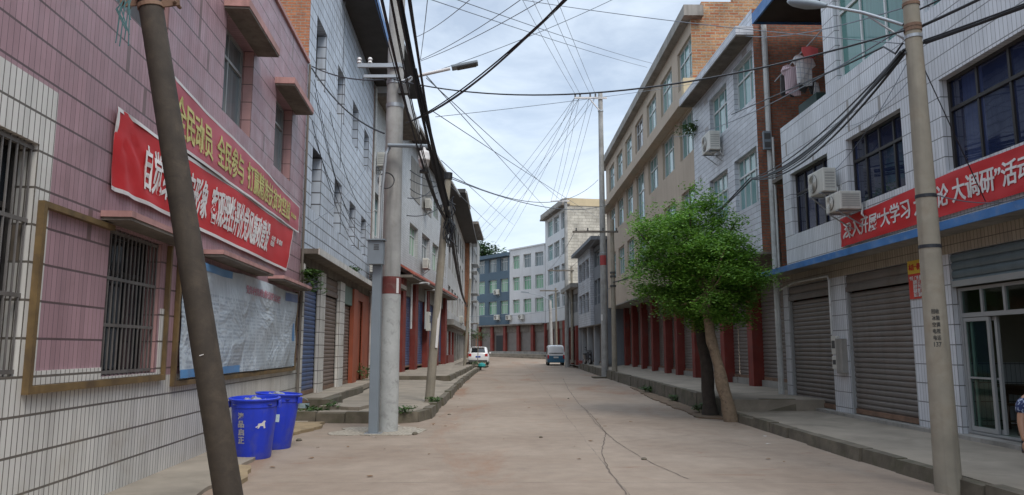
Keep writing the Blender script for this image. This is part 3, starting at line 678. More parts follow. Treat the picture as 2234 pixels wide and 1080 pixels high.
# ------------------------------------------------------------------ left 5 and 6
L5 = F('weathered_white_building', 'weathered white building with dark eaves, grey shutters and a white pipe, left beyond red pillars', (-4.72, 53.2), (-5.1, 78.5))
H = [(a, a + 2.4, z, z + 1.9) for z in (4.4, 7.6, 10.2) for a in (1.2, 4.8, 8.4, 12, 16, 20)]
wm = MB(); L5.wall(wm, 0, 25.8, 3.6, 12.9, H); L5.shell(wm, 0, 25.8, 0, 12.9, 9); wm.build('wall', M('stained_white_render', (.40, .39, .375), .85, .2, .6, streak=.4, dirt=(.2, .18, .16), dirt_amt=.6, dscl=.5), L5.e)
for i, h in enumerate(H): L5.win(*h, 0, .2, 3, .3, m_frame_w if i % 3 else m_frame_d, [m_gdark, m_ggrey, m_gteal][i % 3])
L5.part('ledge', m_conc, 0, 25.8, .0, .5, 3.3, 3.7); L5.part('roof', m_blackw, -.5, 26, -8.9, 1.3, 12.92, 13.2); L5.part('gutter', m_pvc, -.5, 6, 1.3, 1.42, 12.9, 13.05)
L5.part('frieze', m_concd, 0, 25.8, -.1, .01, 2.9, 3.3)
for k in range(7):
    a = .3 + k * 3.65; L5.shutter(a, a + 3.1, .55, 2.9, -.12, M('pale_shutter_steel', (.36, .36, .35), .5, .15, 1) if k < 2 else m_shut, .13); L5.part('pier', m_conc if k > 1 else m_red, a + 3.1, a + 3.65, -.15, .06, .4, 2.9)
L5.part('red_plinth', m_red, .2, 7, -.05, .1, .4, 1.1)
tag(MB().tube([L5.W(25.3, .6, z) for z in (.5, 6, 12.9)], .1, 8).build('drain_pipe', m_pvc), 'long white drain pipe in front of the orange brick gable', 'pipe')
aircon(L5, 9.6, 3.75, .3, 'air conditioner on the ledge of the weathered white building')
L6 = F('orange_brick_building', 'tall narrow building with orange brick gable and caged windows at the street bend', (-4.45, 79), (-4.35, 91))
wm = MB(); H = [(a, a + 3, z, z + 2) for z in (4.6, 7.8, 11) for a in (.8, 4.8, 8.4)]
L6.wall(wm, 0, 12, 3.6, 15, H); wm.build('wall', m_greyr, L6.e); wm = MB(); L6.shell(wm, 0, 12, 0, 15, 9); wm.build('gable_wall', m_brick, L6.e)
for h in H: L6.win(*h, 0, .2, 3, .3, m_frame_w, m_ggrey)
for z in (4.3, 7.5, 10.7):
    cg = MB(); L6.box(cg, .3, 4.4, .02, .7, z, z + .06); L6.box(cg, .3, 4.4, .02, .7, z + 2.4, z + 2.46)
    for k in range(10):
        s = .32 + k * .45; p = L6.P(s, .68, 0); cg.tube([(p[0], p[1], z), (p[0], p[1], z + 2.4)], .02, 4)
    for k in range(3): p = L6.P(.32, .05 + k * .3, 0); cg.tube([(p[0], p[1], z), (p[0], p[1], z + 2.4)], .02, 4)
    cg.build('window_cage', m_frame_g, L6.e)
L6.part('roof', m_concd, -.3, 12.2, -8.9, .8, 15.02, 15.3)
for k in range(4): L6.shutter(.3 + k * 3, 2.9 + k * 3, .5, 3.2, -.1, m_shut, .13)
L6.part('frieze', m_conc, 0, 12, -.1, .02, 3.2, 3.6)

# ------------------------------------------------------------------ right 1: white tiled shop building
R1 = F('white_tiled_shop_building', 'white tiled building with blue trimmed ledge, grey shutters and open glass shop at right', (7.26, 13), (7.09, 19.5), -1)
H2 = [(2.42, 4.4, 4.29, 5.78), (-.46, 1.57, 4.42, 5.82), (-4.4, -1.6, 4.38, 5.9), (-8.5, -5.4, 4.38, 5.9)]; H3 = [(-.9, 1.75, 7.15, 9.4), (-4.2, -1.38, 7.15, 9.4), (-8.5, -5.2, 7.15, 9.4)]
S0 = -15
wm = MB(); R1.wall(wm, S0, 4.85, 3.58, 7.06, H2, .4, .13); R1.wall(wm, S0, 2.3, 7.06, 10.4, H3, .4, .1)
wm.quad(R1.P(2.3, .4, 7.06), R1.P(2.3, -1.6, 7.06), R1.P(2.3, -1.6, 10.4), R1.P(2.3, .4, 10.4))          # side of the end pier
wm.quad(R1.P(4.85, .4, 3.58), R1.P(4.85, -.02, 3.58), R1.P(4.85, -.02, 7.06), R1.P(4.85, .4, 7.06))
wm.quad(R1.P(4.85, .4, 7.06), R1.P(2.3, .4, 7.06), R1.P(2.3, .22, 7.06), R1.P(4.85, .22, 7.06)); wm.quad(R1.P(4.85, .22, 6.0), R1.P(2.3, .22, 6.0), R1.P(2.3, .22, 7.06), R1.P(4.85, .22, 7.06))
wm.build('wall', m_r1, R1.e)
bm = MB(); R1.box(bm, 2.3, 6.2, -1.6, -1.75, 5.9, 10.4); bm.build('balcony_back_wall', m_brickd, R1.e)
R1.part('balcony_floor', m_concd, 2.3, 6.0, -1.6, .22, 5.9, 6.0)
for h in H2: R1.win(*h, .4, .13, 4, .34, m_frame_d, m_gblue, .055)
for h in H3: R1.win(*h, .4, .1, 3, .36, m_frame_w, GLASS('green_tinted_glass', (.05, .16, .15), (.09, .22, .2), sash=.9), .06)
lo = MB(); HL = [(3.55, 5.88, .2, 3.16), (.35, 2.8, .2, 3.16), (-3.9, -.86, .2, 3.16), (-7.4, -4.4, .2, 3.16)]
R1.wall(lo, S0, 6.2, 0, 3.16, HL, 0, .1); lo.build('lower_wall', m_r1, R1.e)
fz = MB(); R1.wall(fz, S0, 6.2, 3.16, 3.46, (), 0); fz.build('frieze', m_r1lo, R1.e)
R1.part('ledge', m_conc, S0, 6.6, -.05, .52, 3.455, 3.5); R1.part('ledge_edge', m_bluetrim, S0, 6.62, .52, .55, 3.44, 3.575); R1.part('ledge_top', m_conc, S0, 6.6, -.05, .52, 3.502, 3.57)
bk = MB(); R1.shell(bk, S0, 6.2, 5.0, 10.2, 9, -1.75); bk.build('side_wall', m_brickd, R1.e)
bk = MB(); R1.box(bk, 6.19, 6.21, -.02, -9, 0, 5.85); R1.box(bk, S0, 6.2, -8.9, -9, 0, 5.2); bk.build('back_wall', m_brickd, R1.e)
R1.part('upper_floor', m_concd, S0, 6.18, -8.9, -.12, 3.2, 3.42)
rf = R1.part('roof', m_blackw, S0, 5.98, -9, .5, 10.42, 10.54); R1.part('roof_edge', m_bluetrim, S0, 6.02, .5, .55, 10.36, 10.66, rf); R1.part('roof_edge', m_bluetrim, 5.98, 6.02, -9, .5, 10.36, 10.66, rf)
R1.part('plinth', m_conc, S0, 6.2, -.12, .14, .12, .235)
for a, b in ((3.55, 5.88), (.35, 2.8), (-7.4, -4.4)):
    R1.shutter(a, b, .25, 2.78, -.1, m_shut); f = R1.shutter(a + .003, b - .003, 2.8, 3.15, -.05, m_shut, .12, bar=m_shut, name='shutter_hood')
    for q in (a, b - .05): R1.part('guide_rail', m_frame_g, q, q + .05, -.09, -.02, .24, 2.8)
# open shop
R1.shutter(-3.88, -.88, 2.6, 3.15, -.04, m_shutg, .13, bar=m_frame_g, name='raised_shutter')
dz = MB()
for a, b, c, d in ((-.93, -.87, .26, 2.58), (-3.88, -.93, 2.1, 2.17), (-3.88, -.93, 2.53, 2.58), (-1.46, -1.41, 2.17, 2.53), (-1.98, -1.93, 2.17, 2.53), (-2.6, -2.55, 2.17, 2.53), (-3.2, -3.15, 2.17, 2.53), (-3.88, -.93, .24, .29)): R1.box(dz, a, b, -.1, -.16, c, d)
sf = dz.build('shop_front_frame', m_frame_g, R1.e)
def clear_glass(name, tint):
    s = NT(name); t = s.n('ShaderNodeBsdfTransparent'); t.inputs[0].default_value = (*tint, 1); g = s.n('ShaderNodeBsdfGlossy'); g.inputs['Roughness'].default_value = .03
    fr = s.n('ShaderNodeLayerWeight'); fr.inputs[0].default_value = .5; m = s.n('ShaderNodeMixShader'); s.l(s.math('MULTIPLY_ADD', s.math('POWER', fr.outputs[1], 4), .45, .035), m.inputs[0]); s.l(t.outputs[0], m.inputs[1]); s.l(g.outputs[0], m.inputs[2])
    s.l(m.outputs[0], s.t.nodes['Material Output'].inputs[0]); return s.m
m_clear = clear_glass('green_clear_glass', (.45, .62, .55))
MB().quad(R1.P(-3.87, -.13, 2.17), R1.P(-.93, -.13, 2.17), R1.P(-.93, -.13, 2.53), R1.P(-3.87, -.13, 2.53)).build('transom_pane', m_clear, sf)
def leaf(s0, s1, o):
    d = MB()
    for a, b, c, e in ((s0, s0 + .06, .3, 2.09), (s1 - .05, s1, .3, 2.09), (s0 + .06, s1 - .05, .3, .37), (s0 + .06, s1 - .05, 2.03, 2.09), (s0 + .06, s1 - .05, 1.12, 1.15)): R1.box(d, a, b, o, o - .04, c, e)
    x = d.build('sliding_door', m_frame_g, R1.e)
    MB().quad(R1.P(s0 + .05, o - .02, .35), R1.P(s1 - .04, o - .02, .35), R1.P(s1 - .04, o - .02, 2.05), R1.P(s0 + .05, o - .02, 2.05)).build('pane', m_clear, x)
leaf(-1.56, -.94, -.105); leaf(-1.66, -1.02, -.16); leaf(-3.87, -3.2, -.105)
rm = MB(); a, b, d = -4.3, .2, -5.2
rm.quad(R1.P(a, d, .26), R1.P(b, d, .26), R1.P(b, d, 3.15), R1.P(a, d, 3.15)); rm.quad(R1.P(a, d, .26), R1.P(a, -.17, .26), R1.P(a, -.17, 3.15), R1.P(a, d, 3.15)); rm.quad(R1.P(b, d, .26), R1.P(b, -.17, .26), R1.P(b, -.17, 3.15), R1.P(b, d, 3.15))
rm.quad(R1.P(a, d, 3.15), R1.P(b, d, 3.15), R1.P(b, -.17, 3.15), R1.P(a, -.17, 3.15)); rm.build('shop_room', M('cream_room_wall', (.34, .31, .26), .85, .1, 1), R1.e)
R1.part('shop_floor', m_conc, a, b, d, -.1, .2, .262)
R1.part('tile_dado', m_r1, a + .01, b - .01, d + .002, d + .02, .262, 1.35); R1.part('tile_dado', m_r1, b - .02, b - .002, d + .03, -.2, .262, 1.35)
m_wood = M('dark_table_wood', (.075, .038, .02), .45, .3, 4)
tb = empty('table', (8.75, 12.1, .262), 'dark wooden table standing inside the open shop', 'table')
MB().box(-.5, .7, -.6, .6, .68, .74).build('table_top', m_wood, tb, bevel=.01); MB().box(-.45, .65, -.55, .55, .58, .68).build('apron', m_wood, tb)
for x, y in ((-.42, -.5), (-.42, .5), (.6, -.5), (.6, .5)): MB().box(x - .03, x + .03, y - .03, y + .03, 0, .58).build('leg', m_wood, tb)
st = empty('stool', (8.0, 11.75, .262), 'brown wooden stool with rungs just inside the shop door', 'stool')
MB().box(-.17, .17, -.14, .14, .44, .475).build('seat', m_wood, st, bevel=.008)
for x in (-1, 1):
    for y in (-1, 1): MB().tube([(x * .17, y * .14, 0), (x * .13, y * .1, .44)], .018, 6).build('leg', m_wood, st)
MB().tube([(-.16, -.13, .14), (.16, -.13, .14)], .012, 5).tube([(-.16, .13, .14), (.16, .13, .14)], .012, 5).tube([(-.155, -.13, .2), (-.155, .13, .2)], .012, 5).build('rung', m_wood, st)
pf = on(R1, R1.box(MB(), -2.25, -1.75, -5.17, -5.14, 1.75, 2.3).build('picture_frame', m_frame_d)); tag(pf, 'small dark framed picture on the back wall of the shop', 'picture')

banner(R1, 'banner', 'long red banner with white characters above the blue ledge on white building', 'banner',
       ((1.92, 4.24), (-4.9, 4.37), (-4.9, 3.70), (1.95, 3.66)), m_redb, .43, [('深入开展“大学习 大讨论 大调研”活动', m_wlet, .025, .80, .2, .8)], None, fold=.014)
ps = on(R1, R1.box(MB(), -.26, .33, .012, .02, 2.48, 3.17).build('shop_poster', M('red_poster', (.52, .05, .035), .5, .1, 3))); tag(ps, 'small red and yellow poster on the white pier beside the round pole', 'poster')
R1.box(MB(), -.26, .33, .021, .025, 2.93, 3.17).build('yellow_header', M('yellow_poster', (.62, .43, .05), .5, .1, 3), ps)
for body, m, s, z, wd, hh in (('本店一楼有三', m_redb, .035, 3.05, .5, .12), ('今日  广州 佛山 东\n      深圳 江门 珠\n      惠州 中山 清\n      福建 厦门 泉\n      浙江 温州 宁', m_wlet, .03, 2.70, .5, .38)):
    t = text(body, m, wd, hh); t.parent = ps; t.location = R1.P(s, .031, z)
aircon(R1, 2.22, 4.82, .4, 'upper left air conditioner beside the left dark blue window on white building', .74, .5, .28)
e = aircon(R1, 1.2, 4.26, .4, 'lower right boxy window type air conditioner above the left end of the red banner', .62, .36, .42)
mtr = empty('electricity_meter', R1.W(3.2, .0, 1.15), 'pair of electricity meters on the tiled pier between two shutters', 'meter', rz=R1.e.rotation_euler.z)
MB().box(-.2, .02, -.1, 0, .32, .72).build('meter_case', m_ac, mtr, bevel=.01); MB().box(-.2, .02, -.1, 0, .0, .28).build('meter_case', m_ac, mtr, bevel=.01); MB().box(.06, .34, -.13, 0, -.08, .66).build('cabinet', m_conc, mtr, bevel=.01)
MB().box(-.16, -.02, -.105, -.1, .45, .62).box(-.16, -.02, -.105, -.1, .1, .2).build('dial', m_acd, mtr)
tag(MB().tube([R1.W(s, .12, z) for s, z in ((3.28, 1.9), (3.28, 3.1), (3.35, 3.2), (5.2, 3.22), (6.1, 3.1))], .025, 8).build('conduit', m_pvc), 'white conduit from the meters up and along under the blue ledge', 'pipe')
tag(MB().tube([(6.98, 19.32, z) for z in (.42, 4, 10.6)], .075, 10).build('drain_pipe', m_pvc), 'thick white drain pipe between the white shop building and the brick wall end', 'pipe')
tag(MB().tube([(6.98, 19.05, z) for z in (3.6, 5, 7.2)], .03, 8).build('drain_pipe', m_pvc), 'thin white pipe beside the thick drain pipe at right', 'pipe')
mb_ = empty('meter_box', (6.97, 19.2, 6.9), 'small dark meter cluster on the brick strip behind white pipes', 'meter box')
MB().box(-.2, .0, -.06, .04, 0, .5).build('case', m_greypaint, mb_); MB().box(-.18, -.02, -.07, -.06, .05, .2).box(-.18, -.02, -.07, -.06, .28, .44).build('dial', m_acd, mb_)
# washing on the balcony
def cloth(name, label, cat, s, o, ztop, outline, mat, thick=.03, parts=()):
    mb = MB(); n = len(outline)
    c = at(s, o, ztop); yr = .35
    A = [c + Vector((x, yr * x + .03 * math.sin(x * 22 + z * 6), z)) for x, z in outline]; Bk = [c + Vector((x, yr * x + thick + .03 * math.sin(x * 22 + z * 6), z)) for x, z in outline]
    mb.add(A + Bk, [tuple(range(n)), tuple(range(2 * n - 1, n - 1, -1))] + [(i, (i + 1) % n, (i + 1) % n + n, i + n) for i in range(n)])
    x = mb.build(name, mat); return tag(x, label, cat, 'washing hung on the balcony')
s_ = NT('checked_shirt_cloth'); u, z = s_.uz()
ck = s_.math('MAXIMUM', s_.math('LESS_THAN', s_.math('FRACT', s_.math('DIVIDE', u, .11)), .18), s_.math('LESS_THAN', s_.math('FRACT', s_.math('DIVIDE', z, .13)), .16))
m_check = s_.out(s_.mix(ck, (.62, .61, .6), (.40, .42, .46)), .9)
s_ = NT('pink_striped_cloth'); u, z = s_.uz(); m_pstr = s_.out(s_.mix(s_.math('LESS_THAN', s_.math('FRACT', s_.math('DIVIDE', u, .05)), .4), (.60, .48, .51), (.46, .33, .37)), .9)
shirt = [(x * .78, z_ * 1.0) for x, z_ in [(.16, 0), (.3, -.05), (.42, -.22), (.3, -.3), (.27, -.2), (.27, -.72), (.05, -.76), (-.2, -.72), (-.27, -.74), (-.27, -.2), (-.33, -.3), (-.42, -.2), (-.3, -.05), (-.16, 0), (0, -.05)]]
cloth('shirt', 'pale checked shirt hanging on the balcony below a red cap-like cloth', 'shirt', 1753, 120, 16.7, shirt, m_check)
cloth('shirt', 'pink striped shirt hanging left of the pale checked shirt', 'shirt', 1728, 142, 16.9, shirt, m_pstr)
cloth('trousers', 'dark trousers hanging at the left end of the washing', 'trousers', 1716, 166, 17.1, [(.16, 0), (.2, -.5), (.06, -.52), (0, -.2), (-.06, -.53), (-.2, -.5), (-.16, 0)], m_acd)
cloth('cloth', 'bright red bib shaped cloth on top of the washing', 'cloth', 1767, 104, 16.5, [(.21, 0), (.21, -.12), (.14, -.22), (0, -.26), (-.14, -.22), (-.21, -.1), (-.2, 0), (0, .04)], M('coral_cloth', (.55, .1, .1), .9, .1, 3))
cloth('trousers', 'dark shorts hanging under the checked shirt', 'shorts', 1762, 172, 16.95, [(.22, 0), (.28, -.35), (.05, -.38), (0, -.2), (-.08, -.36), (-.26, -.32), (-.22, 0)], m_acd)
cloth('sock', 'small white cloth at the right end of the washing', 'cloth', 1782, 180, 16.9, [(.06, 0), (.1, -.3), (0, -.4), (-.1, -.34), (-.06, 0)], m_check)
tag(MB().tube([at(1690, 178, 17.6), at(1835, 20, 16.0)], .016, 6).build('clothes_pole', m_steel), 'sloping metal clothes pole across the open balcony', 'pole')
tag(on(R1, R1.box(MB(), 3.4, 4.4, -.6, .1, 6.0, 7.5).build('cabinet', M('dark_green_board', (.02, .045, .04), .6, .2, 2))), 'dark green board behind the balcony parapet', 'board')

# ------------------------------------------------------------------ right 2 and 3
R2 = F('white_tiled_overhanging_building', 'white tiled three storey building with teal windows and jutting upper floors behind street tree', (6.68, 19.5), (6.56, 23.5), -1)
H = [(2.25, 4.0, 8.3, 9.75), (-.0, 1.6, 8.46, 9.88), (2.45, 4.3, 5.5, 7.08), (.0, 1.82, 5.55, 7.1)]
wm = MB(); R2.wall(wm, -.12, 6.0, 4.16, 11.0, H, 0, .12); wm.build('wall', m_r2, R2.e)
for i, h in enumerate(H): R2.win(*h, 0, .12, 3 if i < 2 else 4, .35, m_frame_w, m_gteal)
wm = MB(); R2.shell(wm, -.12, 6.0, 4.16, 11.0, 9); R2.box(wm, -.12, -.10, -1.3, -9, .2, 4.16); wm.build('gable_wall', m_brickd, R2.e)
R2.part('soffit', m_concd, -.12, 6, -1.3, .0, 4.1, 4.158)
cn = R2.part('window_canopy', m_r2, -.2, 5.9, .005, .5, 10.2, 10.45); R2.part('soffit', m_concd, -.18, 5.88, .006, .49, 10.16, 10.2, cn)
def shopfront(f, s0, s1, o, pil, mat_p, zf, zt, zsh, plinth=None):
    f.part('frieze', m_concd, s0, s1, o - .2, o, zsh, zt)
    f.part('plinth', m_conc, s0, s1, o - .3, o + .03, .2, zf)
    P = sorted(pil)
    for a in P: f.part('pillar', mat_p, a, a + .45, o - .1, o + .28, .3, zt)
    q = [s0] + [v for a in P for v in (a, a + .5)] + [s1]
    for i in range(0, len(q), 2):
        if q[i + 1] - q[i] > .3: f.shutter(q[i], q[i + 1], zf, zsh, o - .08, m_shut, .12)
shopfront(R2, -.1, 6.0, -1.28, (3.75,), m_red, .62, 4.1, 3.75)
aircon(R2, 3.15, 7.75, .0, 'white air conditioner below an upper teal window of the white overhanging building', .85, .6, .34)

R3 = F('tan_long_building', 'long tan rendered four storey building with ribbon of teal windows and brick gable', (6.55, 25.5), (6.25, 48), -1)
c0 = [.0 + 3.1 * k for k in range(7)]
c0 = [a + .05 for a in c0]
H = [(a, a + 2.1, 11.5, 13.05) for a in c0] + [(a, a + 2.1, 7.75 if k == 3 else 8.72, 10.34) for k, a in enumerate(c0)] + [(a, a + 2.1, 5.85, 7.45) for a in c0]
wm = MB(); R3.wall(wm, -.0, 22.2, 4.2, 13.57, H, 0, .1); wm.build('wall', m_tan, R3.e)
for i, h in enumerate(H): R3.win(*h, 0, .1, 3, .36, m_frame_w, m_gteal if i != 3 else m_gdark)
wm = MB(); R3.shell(wm, 0, 22.2, 4.2, 13.56, 10); wm.build('gable_wall', m_brickt, R3.e)
R3.part('parapet', m_brickt, .02, .3, -9, -.42, 13.565, 14.25); R3.part('parapet', m_brickt, .02, .3, -9, -1.6, 14.25, 14.8)
R3.part('eave', m_conc, -.3, 23.3, -.4, .32, 13.57, 13.98); R3.part('ledge', m_tan, .02, 22.4, .003, .42, 10.42, 10.8); R3.part('ledge_end', m_creamp, -.3, .02, -.05, .42, 10.4, 11.2)
R3.part('corner_strip', m_creamp, -.2, -.003, -.3, .03, 4.2, 10.4); R3.part('soffit', m_conc, 0, 22.2, -1.3, 0, 4.14, 4.198)
shopfront(R3, 0, 22.2, -1.2, (.5, 4.5, 7.5, 9.8, 12.8, 15.7, 18.6, 21.4), m_red, .62, 4.14, 3.75)
R3.part('far_end_wall', m_tan, 22.2, 22.22, -10, -1.2, .2, 4.2)
R3.part('roof_sheet', m_bluetrim, .3, 9, -9, -3.4, 15.3, 15.4); R3.part('roof_room', m_brickt, .6, 8.7, -8.8, -3.8, 13.6, 15.3)

# ------------------------------------------------------------------ right 4, 5 (small grey houses)
R4 = F('grey_panelled_building', 'small grey building with white tiled parapets and dark windows past the tall pole', (5.69, 48.0), (5.25, 58.1), -1)
H = [(4.3, 6.0, 6.62, 8.05), (6.2, 7.8, 6.62, 8.05), (8.0, 9.6, 6.62, 8.05), (4.5, 6.1, 4.2, 5.62), (6.3, 7.9, 4.2, 5.62), (8.1, 9.7, 4.2, 5.62), (.8, 2.0, 4.6, 6.3), (2.2, 3.4, 4.6, 6.3), (1, 3.2, 7.2, 8.3)]
wm = MB(); R4.wall(wm, 3.7, 10.2, 3.2, 8.7, H, .0, .15); wm.quad(R4.P(3.7, 0, 3.2), R4.P(3.7, -.26, 3.2), R4.P(3.7, -.26, 8.7), R4.P(3.7, 0, 8.7)); wm.build('wall', m_r2, R4.e)
wm = MB(); R4.wall(wm, 0, 3.7, 3.2, 8.6, H, -.25, .15); R4.shell(wm, 0, 10.2, 0, 8.7, 8, -.25); wm.build('slate_wall', m_dkgr, R4.e)
for h in H: R4.win(*h, 0 if h[0] > 3.7 else -.25, .15, 2, .3, m_frame_g, m_gdark if h[0] > 3.7 else m_ggrey)
R4.part('roof', m_dkgr, -.2, 10.3, -8, .5, 8.71, 8.95); shopfront(R4, 0, 10.2, -.5, (.2, 3.4, 6.6, 9.6), m_greyr, .62, 3.2, 3.0); R4.part('soffit', m_concd, 0, 10.2, -.7, -.003, 3.14, 3.2)
R5 = F('low_grey_building', 'low pale grey building with flat roof slab next to tall cream building', (5.24, 58.3), (4.95, 65.2), -1)
H = [(a, a + 1.5, 4.5, 6.0) for a in (.3, 2.1, 3.9)]
wm = MB(); R5.wall(wm, 0, 7, 3.4, 6.4, H); R5.shell(wm, 0, 7, 0, 6.4, 8); wm.build('wall', m_greyr, R5.e)
for h in H: R5.win(*h, 0, .2, 2, .3, m_frame_g, m_gdark)
R5.part('roof', m_conc, -.2, 7.2, -8, .6, 6.41, 6.75); shopfront(R5, 0, 7, -.1, (.1, 3.2, 6.3), m_red, .62, 3.4, 3.1)

# ------------------------------------------------------------------ far corner
TB = F('tall_cream_building', 'tall six storey building with white front and blank cream block side wall at bend', (4.4, 96), (6.5, 85))
H = [(a, b, c, d) for c, d in ((15.85, 17.95), (12.75, 14.75), (9.6, 11.65), (6.6, 8.4)) for a, b in ((1.4, 4.1), (4.6, 7.4), (8.3, 10.8))]
wm = MB(); TB.wall(wm, 0, 11.2, 4.9, 18.3, H); wm.build('wall', m_wht, TB.e)
for i, h in enumerate(H): TB.win(*h, 0, .2, 3, .3, m_frame_w, m_ggrey if i % 3 else m_gteal)
wm = MB(); TB.shell(wm, 0, 11.2, 0, 18.3, 12); wm.build('gable_wall', m_cream, TB.e)
TB.part('eave', m_concd, -.2, 11.3, -.3, .7, 18.31, 18.5); TB.part('parapet', m_conc, -.2, 11.3, .3, .6, 18.51, 19.1); TB.part('roof_slab', m_creamp, 10.9, 11.25, -12, .3, 18.31, 19.2)
def farshops(f, s0, s1, step, zf, zt):
    f.part('frieze', m_concd, s0, s1, -.15, .0, zt - .9, zt)
    k = s0
    while k < s1 - 1:
        f.part('pillar', m_red, k, k + .55, -.2, .25, zf - .5, zt - .02); f.shutter(k + .55, min(k + step, s1), zf, zt - .9, -.12, m_shut, .16); k += step
    f.part('plinth', m_conc, s0, s1, -.3, .4, 0, zf)
farshops(TB, 0, 11.2, 3.1, 1.15, 4.85)
WB = F('blue_and_white_building', 'long four storey block across the street end, slate blue left half and white right half', (-9.4, 114.4), (4.4, 96))
HB = [(-6, -4.2), (-3, -1.2), (.2, 2), (3.4, 5.2), (7.1, 9.0), (10.0, 12.0), (12.9, 14.75)]; HW = [(15.85, 17.4), (18.25, 19.95), (20.8, 22.55)]
H = [(a, b, z, z + 1.85) for z in (6.4, 9.5, 12.5) for a, b in HB + HW]
wm = MB(); WB.wall(wm, -8, 15.1, 4.9, 14.5, H); wm.build('blue_wall', m_navy, WB.e)
wm = MB(); WB.wall(wm, 15.1, 22.9, 4.9, 15.2, H); WB.shell(wm, -8, 22.9, 0, 14.4, 10); wm.build('white_wall', m_wht, WB.e)
for i, h in enumerate(H): WB.win(*h, 0, .2, 3, .3, m_frame_w, m_ggreen if h[2] < 12 or i % 4 == 3 else m_ggrey)
WB.part('roof', m_navy, -8.2, 15.1, -9, .5, 14.5, 15.0); WB.part('parapet', m_wht, 15.1, 23, -9.5, .1, 15.21, 15.4); WB.part('ledge', m_concd, -8, 22.9, .0, .5, 4.7, 4.9)
farshops(WB, -7.8, 22.9, 3.1, 1.2, 4.7)
WB.part('doorway', m_black, 11.9, 13.5, -.13, -.02, 1.22, 3.4)
for s, z in ((12.4, 5.6), (15.2, 5.5), (18.0, 5.5), (12.3, 9.2)): aircon(WB, s, z, 0, {12.4: 'lowest air conditioner on the slate blue wall', 15.2: 'air conditioner where slate blue wall meets the white wall', 18.0: 'air conditioner low on the white wall of far block', 12.3: 'air conditioner between middle windows of the slate blue wall'}[s], 1, .7)
WB2 = F('distant_grey_building', 'distant plain grey building at far left beyond the bend', (-30, 118), (-14, 112)); wm = MB(); WB2.wall(wm, 0, 16, 0, 10, [(a, a + 2, z, z + 1.8) for z in (4.5, 7.5) for a in (2, 6, 10)]); WB2.shell(wm, 0, 16, 0, 10, 9); wm.build('wall', m_greyr, WB2.e)
for z in (4.5, 7.5):
    for a in (2, 6, 10): WB2.win(a, a + 2, z, z + 1.8, 0, .2, 2, .3)
# wooded hill behind
hl = MB(); n = 24
for i in range(n + 1):
    for j in range(n + 1):
        x, y = -110 + 130 * i / n, 135 + 130 * j / n; r2 = ((x + 45) / 60) ** 2 + ((y - 200) / 60) ** 2
        hl.v.append((x, y, 30 * max(0, 1 - r2) ** .8 + math.sin(i * 1.9) * math.sin(j * 2.3) * .8 - .5))
hl.f = [(j + i * (n + 1), j + 1 + i * (n + 1), j + 1 + (i + 1) * (n + 1), j + (i + 1) * (n + 1)) for i in range(n) for j in range(n)]
struct(hl.build('hill', M('wooded_hill', (.04, .07, .03), .95, .4, .1, bump=.3, bscl=.5), smooth=True))

# ------------------------------------------------------------------ trees
def leaves(mb, c, rnd, n, size, spread):
    for _ in range(n):
        p = Vector(c) + Vector((rnd.gauss(0, spread), rnd.gauss(0, spread), rnd.gauss(0, spread * .55)))
        a = rnd.uniform(0, 6.283); t = rnd.uniform(-.5, .6); d = Vector((math.cos(a) * math.cos(t), math.sin(a) * math.cos(t), -math.sin(t)))
        u = d.cross(Vector((rnd.uniform(-.5, .5), rnd.uniform(-.5, .5), 1))).normalized(); L = size * rnd.uniform(.7, 1.4); w_ = L * .27
        nrm = d.cross(u) * (L * .1)
        mb.add([p, p + d * L * .45 + u * w_ + nrm, p + d * L, p + d * L * .45 - u * w_ + nrm], [(0, 1, 2, 3)])
def tree(name, label, base, trunk, crown_c, rad, nclump, nleaf, lsize, mleaf, mbark, seed, group=None, spread=.14, limbs=9, r0=.15):
    rnd = random.Random(seed); e = empty(name, base, label, 'tree', group); B = Vector(base)
    t = [Vector(p) - B for p in trunk]; k = len(t)
    fine = []
    for i in range(k - 1):
        for q in range(4): fine.append(t[i].lerp(t[i + 1], q / 4) + Vector((rnd.uniform(-.015, .015), rnd.uniform(-.015, .015), 0)) * (r0 / .15))
    fine.append(t[-1])
    rr = [r0 * (1.25 - .2 * min(1, i / 2)) * (1 - .4 * i / len(fine)) * rnd.uniform(.88, 1.12) for i in range(len(fine))]
    tr = MB().tube(fine, rr, 12); C = Vector(crown_c) - B; tips = []
    cl = MB(); pts = []
    for _ in range(nclump):
        while True:
            v = Vector((rnd.uniform(-1, 1), rnd.uniform(-1, 1), rnd.uniform(-1, 1)))
            if v.length < 1: break
        v = v.normalized() * (v.length ** .45)
        lump = 1 + .24 * math.sin(v.x * 5 + seed) * math.cos(v.y * 4.3 + seed) + .13 * math.sin(v.z * 7 + v.x * 3) + (rnd.random() < .2) * rnd.uniform(.05, .34) * (1 if v.z > -.3 else .3)
        pts.append(C + Vector((v.x * rad[0], v.y * rad[1], v.z * rad[2])) * lump)
    for p in pts:
        leaves(cl, p, rnd, int(nleaf * rnd.uniform(.5, 1.4)), lsize, spread)
    for q in rnd.sample(pts, min(limbs, len(pts))):
        a = t[-1] + (t[-2] - t[-1]) * rnd.uniform(0, .3); m = a.lerp(q, .5) + Vector((0, 0, -.06 * rad[2])); tr.tube([a, m, q], [r0 * .45, r0 * .25, r0 * .07], 6)
    tr.build('trunk', mbark, e, smooth=True); cl.build('crown', mleaf, e)
    return e
